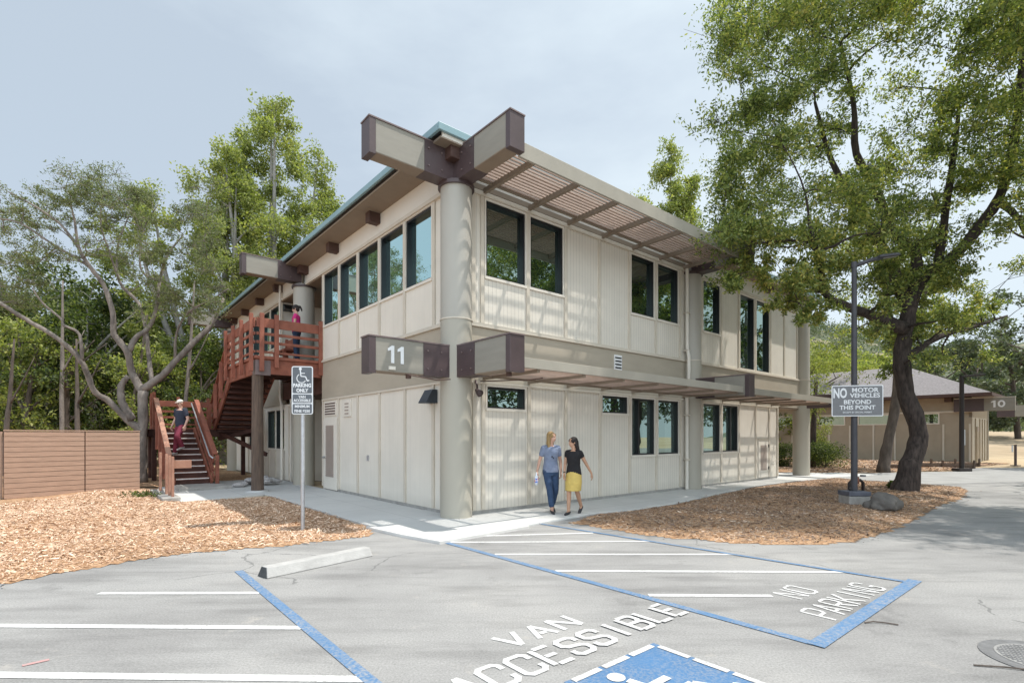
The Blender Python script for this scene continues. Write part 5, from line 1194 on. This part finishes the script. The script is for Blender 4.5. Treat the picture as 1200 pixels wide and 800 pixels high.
# --- grey oak behind the stairs on the left
cl=[]; Y=17.6; t3=at(166,570,Y); t3.z=-.05
SC3=.68
limbs=[([tuple(t3),A(166,530,Y),A(167,490,Y),A(168,458,Y)],[.30,.23,.22,.23]),
 ([A(167,505,Y),A(150,492,Y-.2),A(128,470,Y-.5),A(112,460,Y-.8),A(103,440,Y-1),A(95,423,Y-1.2),A(80,407,Y-1.4),A(58,390,Y-1.6),A(30,374,Y-1.8),A(5,358,Y-2),A(-25,340,Y-2.2)],[.20,.17,.14,.13,.125,.12,.11,.10,.09,.08,.06]),
 ([A(96,424,Y-1.2),A(95,400,Y-1.3),A(90,388,Y-1.3),A(75,381,Y-1.4),A(71,373,Y-1.4),A(50,355,Y-1.6),A(38,338,Y-1.8)],[.08,.07,.06,.055,.05,.04,.025]),
 ([A(155,492,Y-.2),A(143,470,Y-.3),A(142,452,Y-.3),A(150,441,Y-.3)],[.19,.17,.15,.13]),
 ([A(168,460,Y),A(156,440,Y),A(149,412,Y-.2),A(134,392,Y-.3),A(132,366,Y-.4),A(122,335,Y-.5),A(105,312,Y-.6),A(92,290,Y-.8),A(88,262,Y-.9),A(82,235,Y-1)],[.21,.18,.16,.14,.12,.11,.09,.08,.05,.03]),
 ([A(150,412,Y-.2),A(160,395,Y),A(175,383,Y+.2),A(184,357,Y+.3),A(187,330,Y+.4),A(196,300,Y+.6),A(215,275,Y+.8)],[.14,.12,.10,.09,.08,.06,.03]),
 ([A(168,456,Y),A(190,440,Y+.1),A(205,424,Y+.2),A(226,402,Y+.4),A(248,380,Y+.7),A(262,350,Y+.9)],[.19,.16,.15,.14,.12,.07]),
 ([A(178,448,Y+.1),A(174,415,Y+.5),A(171,385,Y+.6),A(162,355,Y+.7),A(140,330,Y+.9),A(138,290,Y+1),A(150,255,Y+1.1)],[.12,.10,.09,.08,.07,.05,.03]),
 ([A(92,290,Y-.8),A(70,262,Y-1),A(38,240,Y-1.3),A(10,225,Y-1.5)],[.07,.05,.04,.025]),
 ([A(105,312,Y-.6),A(60,285,Y-1),A(25,262,Y-1.3),A(-5,255,Y-1.5)],[.07,.05,.04,.025]),
 ([A(140,330,Y+.9),A(128,295,Y+.6),A(118,262,Y+.6),A(120,230,Y+.6)],[.06,.045,.04,.025]),
 ([A(187,330,Y+.4),A(165,315,Y+.3),A(168,270,Y+.4),A(185,240,Y+.5)],[.06,.045,.04,.025]),
 ([A(205,424,Y+.2),A(207,390,Y),A(222,365,Y-.2),A(250,350,Y-.3),A(268,338,Y-.2)],[.07,.055,.045,.04,.02])]
limbs=[(p,[x*SC3 for x in r]) for p,r in limbs]
def crownL(px,py): 
    top=205+18*math.sin(px*.045)+ (26 if px>195 else 0)+(18 if px<25 else 0); return py>top and py<375 and (py<320 or px>150 or px<50) 
region(-15,255,195,372,15.6,19.2,185,.28,.62,crownL)
region(20,150,205,260,16,18.8,22,.25,.42,crownL); region(150,240,205,262,16.5,19,16,.25,.42,crownL)
region(190,262,300,380,17,19,12,.22,.4)
hero('gnarled_oak','spreading pale grey oak with twisting bare limbs behind the stairs',limbs,cl,M['leaf_oak'],M['bark_grey'],7,.060,31,.21,.018,.75,.5,9,shell=.7,twiggy=4)
# --- tall poplars behind
def poplar(label,base,H,stems,wid,seed,leafm='leaf_poplar',name='poplar_tree',per=60,ls=.20,z0=.30,group=None,sc=1.0,cr=.55):
    cl=[]; r=random.Random(seed); limbs=[]; bx,by=base
    for i in range(stems):
        a=r.uniform(0,6.28); sp=(wid*.62)*(i/max(1,stems-1) if stems>1 else 0); h=H*(1-.30*(i/max(1,stems)))*r.uniform(.93,1.0)
        ex,ey=bx+math.cos(a+i*2.4)*sp,by+math.sin(a+i*2.4)*sp*.6
        limbs.append(([(bx+.2*math.cos(i*2.4)*i,by,-.05),(bx+(ex-bx)*.45,by+(ey-by)*.45,h*.35),(bx+(ex-bx)*.8,by+(ey-by)*.8,h*.68),(ex,ey,h*.97)],[.26*sc/(1+.12*i),.19*sc,.12*sc,.03]))
        nb=int(h*1.45)
        for k in range(nb):
            t=z0+(1-z0)*(k+r.random())/nb; z=h*t; f=(t-0)/1; cx=bx+(ex-bx)*min(1,t*1.15); cy=by+(ey-by)*min(1,t*1.15)
            rw=wid*.30*(math.sin(math.pi*min(1,max(.05,(t-z0)/(1-z0)*.86+.12)))**.7); aa=r.uniform(0,6.28); 
            cl.append((cx+math.cos(aa)*rw*r.uniform(.2,1),cy+math.sin(aa)*rw*r.uniform(.2,1),z+r.uniform(-.4,.4),r.uniform(.55,1.0)*sc))
    return hero(name,label,limbs,cl,M[leafm],M['bark_pale'],per//5,ls*.85,seed,cr*.52,.05,1.0,.5,6,twiggy=3,group=group,droop=.3)
GP_='tall pale poplars behind the grey oak'
def px_at(px,Y): return ((px-600)/F*Y,Y)
poplar('tallest yellow green poplar with pale stems rising behind the roof',px_at(318,31),23.0,6,9.0,41,group=GP_,per=125,z0=.30,cr=.75)
poplar('shorter green poplar directly left of the tallest poplar',px_at(263,30),18.6,5,8.6,42,group=GP_,per=115,z0=.28,cr=.75)
poplar('smallest poplar peeping over the roof edge right of the tallest poplar',px_at(385,33),18.0,4,5.6,43,group=GP_,per=115,cr=.75)
poplar('narrow pointed tree rising over the roof left of the huge oak',px_at(786,44),27.0,3,5.6,44,group=None,per=150,ls=.26,name='pointed_tree',sc=1.2,cr=.7)
# --- forest trees: three kinds, copied
def forest_proto(label,H,wid,seed,leafm,bark,per,ls,lean=.5,z0=.22,nm='woodland_tree'):
    r=random.Random(seed); limbs=[]; cl=[]
    a=r.uniform(0,6.28); tx,ty=math.cos(a)*lean,math.sin(a)*lean
    limbs.append(([(0,0,-.05),(tx*.3,ty*.3,H*.3),(tx*.5,ty*.9,H*.55),(tx,ty,H*.85)],[.20,.15,.11,.04]))
    for i in range(5):
        a=r.uniform(0,6.28); h0=H*r.uniform(.25,.6); e=wid*.5*r.uniform(.5,.95)
        limbs.append(([(tx*h0/H,ty*h0/H,h0),(math.cos(a)*e*.5,math.sin(a)*e*.5,h0+H*.14),(math.cos(a)*e,math.sin(a)*e,h0+H*.24)],[.09,.06,.025]))
    for k in range(46):
        t=z0+(1-z0)*r.random(); rw=wid*.5*math.sin(math.pi*min(.98,.18+.80*(t-z0)/(1-z0)))**.6; a=r.uniform(0,6.28); q=rw*r.uniform(.25,1)
        cl.append((math.cos(a)*q,math.sin(a)*q,H*t,r.uniform(.6,1.15)))
    return hero(nm,label,limbs,cl,M[leafm],M[bark],per,ls,seed,.50,.05,.75,.5,4)
GW='woodland trees behind the slat fence'
protos=[forest_proto('woodland',9.2,5.4,51,'leaf_forest','bark_mid',16,.20),forest_proto('woodland',8.3,5.8,52,'leaf_lime','bark_mid',16,.20,.9),forest_proto('woodland',10.2,5.6,53,'leaf_forest','bark_pale',16,.21,.7)]
used=set()
def plant(pi,px,Y,sc,rot,label,group,nm=None,loc=None):
    X=(px-600)/F*Y; z=0
    if Y>50: z=hg(X,Y) if X<0 else 0
    L=Vector(loc) if loc is not None else Vector((X,Y,z-.05))
    if pi not in used:
        used.add(pi); o=protos[pi]; o.location=L; o.rotation_euler=(0,0,rot); o.scale=(sc,sc,sc); o['label']=label
    else: o=dup(protos[pi],L,rot,sc,label)
    o['group']=group; o['category']='tree'
    if nm: o.name=nm
    return o
row=[(-18,25,1.0),(22,23.5,.85),(50,27,1.05),(78,24.5,.8),(112,26.5,.95),(140,29,1.0),(172,25.5,.75),(200,31,.95),(232,27,.70),(262,34,.85),(-50,29,1.1),(10,33,1.15),(60,36,1.25),(105,36,1.1),(150,38,1.2),(190,40,1.1),(235,42,1.15),(275,46,1.1),(30,45,1.5),(95,48,1.5),(165,50,1.5),(-30,45,1.6),(300,50,1.0),(330,55,1.1)]
LW='leafy woodland tree standing in the dense wood behind the slat fence'
for i,(px,Y_,sc) in enumerate(row): plant([0,1,2,0,2][i%5] if i not in (9,16) else 1,px,Y_,sc,i*1.3,LW,GW)
# thin bare trunks in the wood
for i,px in enumerate((6,16,38,73,92,118,148,215)):
    Yt=20.5+2.2*((i*7)%4); x=(px-600)/F*Yt; mb=MB(); h=5.5+((i*5)%4); l_=rnd.uniform(-.8,.8)
    P,Rr=smooth_path([(0,0,-.05),(l_*.2,0,h*.3),(l_*.7,.1,h*.6),(l_*1.2,.2,h)],[.10,.085,.07,.03],4,.15,i); t=empty('sapling',(x,Yt,0),0,'thin bare trunk standing in the shade behind the slat fence','tree','thin bare trunks behind the slat fence'); mb.tube(P,Rr,8)
    a,b=smooth_path([P[7],P[7]+Vector((.5,0,.9)),P[7]+Vector((.9,.1,1.9))],[.045,.03,.012],3,.1,i); mb.tube(a,b,6); mb.build('trunk',M['bark_grey'] if i%2 else M['bark_mid'],t,smooth=True)
# understorey: one mass of shrubs nobody could count
def mass(name,label,pts,rad,per,ls,m,seed,flat=.8):
    V=leaves(pts,rad,per,ls,seed,flat); o=quadmesh(name,V,m); tag(o,label,'shrubs' ,kind='stuff'); return o
r_=np.random.RandomState(3)
n_=230; Yq=r_.uniform(27,46,n_); X=((r_.uniform(-60,300,n_))-600)/F*Yq; Z=r_.uniform(.3,3.4,n_)
mass('undergrowth','dark tangled undergrowth filling the wood behind the slat fence',np.stack([X,Yq,Z],1),r_.uniform(.7,1.5,n_),190,.20,M['leaf_forest'],61)
n_=420; Yq=r_.uniform(55,130,n_); X=((r_.uniform(-120,420,n_))-600)/F*Yq; Z=np.array([hg(a,b) for a,b in zip(X,Yq)])+r_.uniform(.5,9,n_)
mass('far_wood','far wooded slope seen through the woodland trees',np.stack([X,Yq,Z],1),r_.uniform(2.2,4.2,n_),130,.62,M['leaf_forest'],62)
# far right hillside scrub
n_=900; Yq=r_.uniform(75,240,n_); X=((r_.uniform(880,1330,n_))-600)/F*Yq; Z=np.array([hf(a,b) for a,b in zip(X,Yq)])+r_.uniform(.3,3.0,n_)
mass('hillside_scrub','grey green scrub scattered over the dry hill behind building 10',np.stack([X,Yq,Z],1),r_.uniform(1.8,4.4,n_),110,.70,M['leaf_grey'],63)
# trees right of the building, behind building 10
p4=forest_proto('pale bushy tree',7.5,6.4,54,'leaf_lime','bark_mid',22,.19,.4,.10,nm='bushy_tree'); protos.append(p4)
p5=forest_proto('grey green spreading tree',10.5,9.5,55,'leaf_grey','bark_mid',30,.24,.8,.16,nm='spreading_oak'); protos.append(p5)
used.discard(3)
GL='bright bushy trees between the two buildings'
for px,Y_,sc,lb in ((948,47,1.25,'bright lime bushy tree rising above the roof line by the end column'),(990,50,1.35,'bright lime bushy tree seen directly behind the tall lamp post'),(935,40,1.2,'lime tree half hidden behind the end column of the main building'),(1025,52,1.35,'lime bushy tree showing above the shingled roof')):
    o=plant(3,px,Y_,sc,px*.1,lb,GL)
GF='grey green spreading trees beyond building 10'
for px,Y_,sc,lb in ((1195,62,1.75,'large grey green oak at the right edge beyond the numbered beam'),(1140,66,1.5,'grey green oak rising behind the corner of the shingled roof'),(1090,72,1.5,'grey green oak behind the ridge of the shingled roof'),(1250,54,1.6,'grey green oak cut by the right edge of the picture'),(1040,82,1.55,'grey green oak behind the left half of the shingled roof'),(985,90,1.7,'distant grey green oak on the dry slope'),(1160,105,1.9,'small far oak on the dry hillside beyond building 10')):
    o=plant(4,px,Y_,sc,px*.07,lb,GF,loc=((px-600)/F*Y_,Y_,hf((px-600)/F*Y_,Y_)-.1 if Y_>70 else -.1))
# trunk far right in the field
# shrubs beside the end column
def shrub(px,py,Y_,r,lab,m,seed,h=.8,grp=None):
    b=at(px,py,Y_); s_=empty('shrub',(b.x,b.y,0),0,lab,'shrub',grp); cen=[(rnd.gauss(0,r*.45),rnd.gauss(0,r*.35),rnd.uniform(.15,h)) for _ in range(28)]
    V=leaves(cen,[r*.42]*28,150,.085,seed,.8,aspect=.5); quadmesh('foliage',V,m,s_)
    mb=MB(); [mb.tube([(0,0,0),(c[0]*.5,c[1]*.5,c[2]*.5),c],[.02,.012,.005],5) for c in cen[:9]]; mb.build('stem',M['bark_mid'],s_)
shrub(917,536,26.0,.8,'rounded dark green shrub seen under the overhang left of the end column',M['leaf_forest'],71,1.05)
shrub(966,536,25.5,1.0,'wide dark green shrub right of the end column',M['leaf_forest'],72,1.1)
shrub(955,531,27.5,.8,'loose pale green shrub behind the wide dark shrub',M['leaf_lime'],73,2.4)
shrub(1052,574,14.9,.22,'small green weeds at the foot of the huge oak',M['leaf_forest'],74,.22)
b=at(952,530,26.5); 
mb=MB(); mb.tube([(0,0,-.05),(.05,0,2),(.2,0,4.4)],[.17,.14,.08],10); s_=empty('slender_tree',(b.x,b.y,0),0,'slender dark trunk with light foliage right of the end column','tree'); mb.build('trunk',M['bark_dark'],s_,smooth=True)
quadmesh('crown',leaves([(rnd.gauss(0,1.0),rnd.gauss(0,.8),rnd.uniform(3.0,6.2)) for _ in range(40)],[.6]*40,110,.13,75),M['leaf_lime'],s_)
# weeds in the left bed
w_=at(170,583,13.3); q=leaves([(rnd.gauss(0,.28),rnd.gauss(0,.12),.06) for _ in range(14)],[.12]*14,26,.07,81,.5); o=quadmesh('weeds',q,M['leaf_forest']); o.location=(w_.x,w_.y,.05); tag(o,'sparse green weeds by the kerb at the foot of the stair','weeds',kind='stuff')
# trees beside and behind the viewer that the windows reflect
for i,(x,y,pi,sc) in enumerate(((19.5,9.5,0,1.35),(19,3.5,2,1.2),(23,14,0,1.5),(24,6,2,1.5),(25,-1,0,1.4),(29,11,2,1.6),(31,2,0,1.6),(28.5,18.5,2,1.35),(36,21,0,1.6),(31,24.5,2,1.4),(22,-7,2,1.4),(-26,30,0,.9),(-33,24,2,1.1),(-36,14,0,1.2),(-30,38,2,1.1))):
    plant(pi,0,0,sc,i*2.1,'broad woodland tree standing beyond the edges of the car park','trees round the car park',loc=(x,y,-.05))
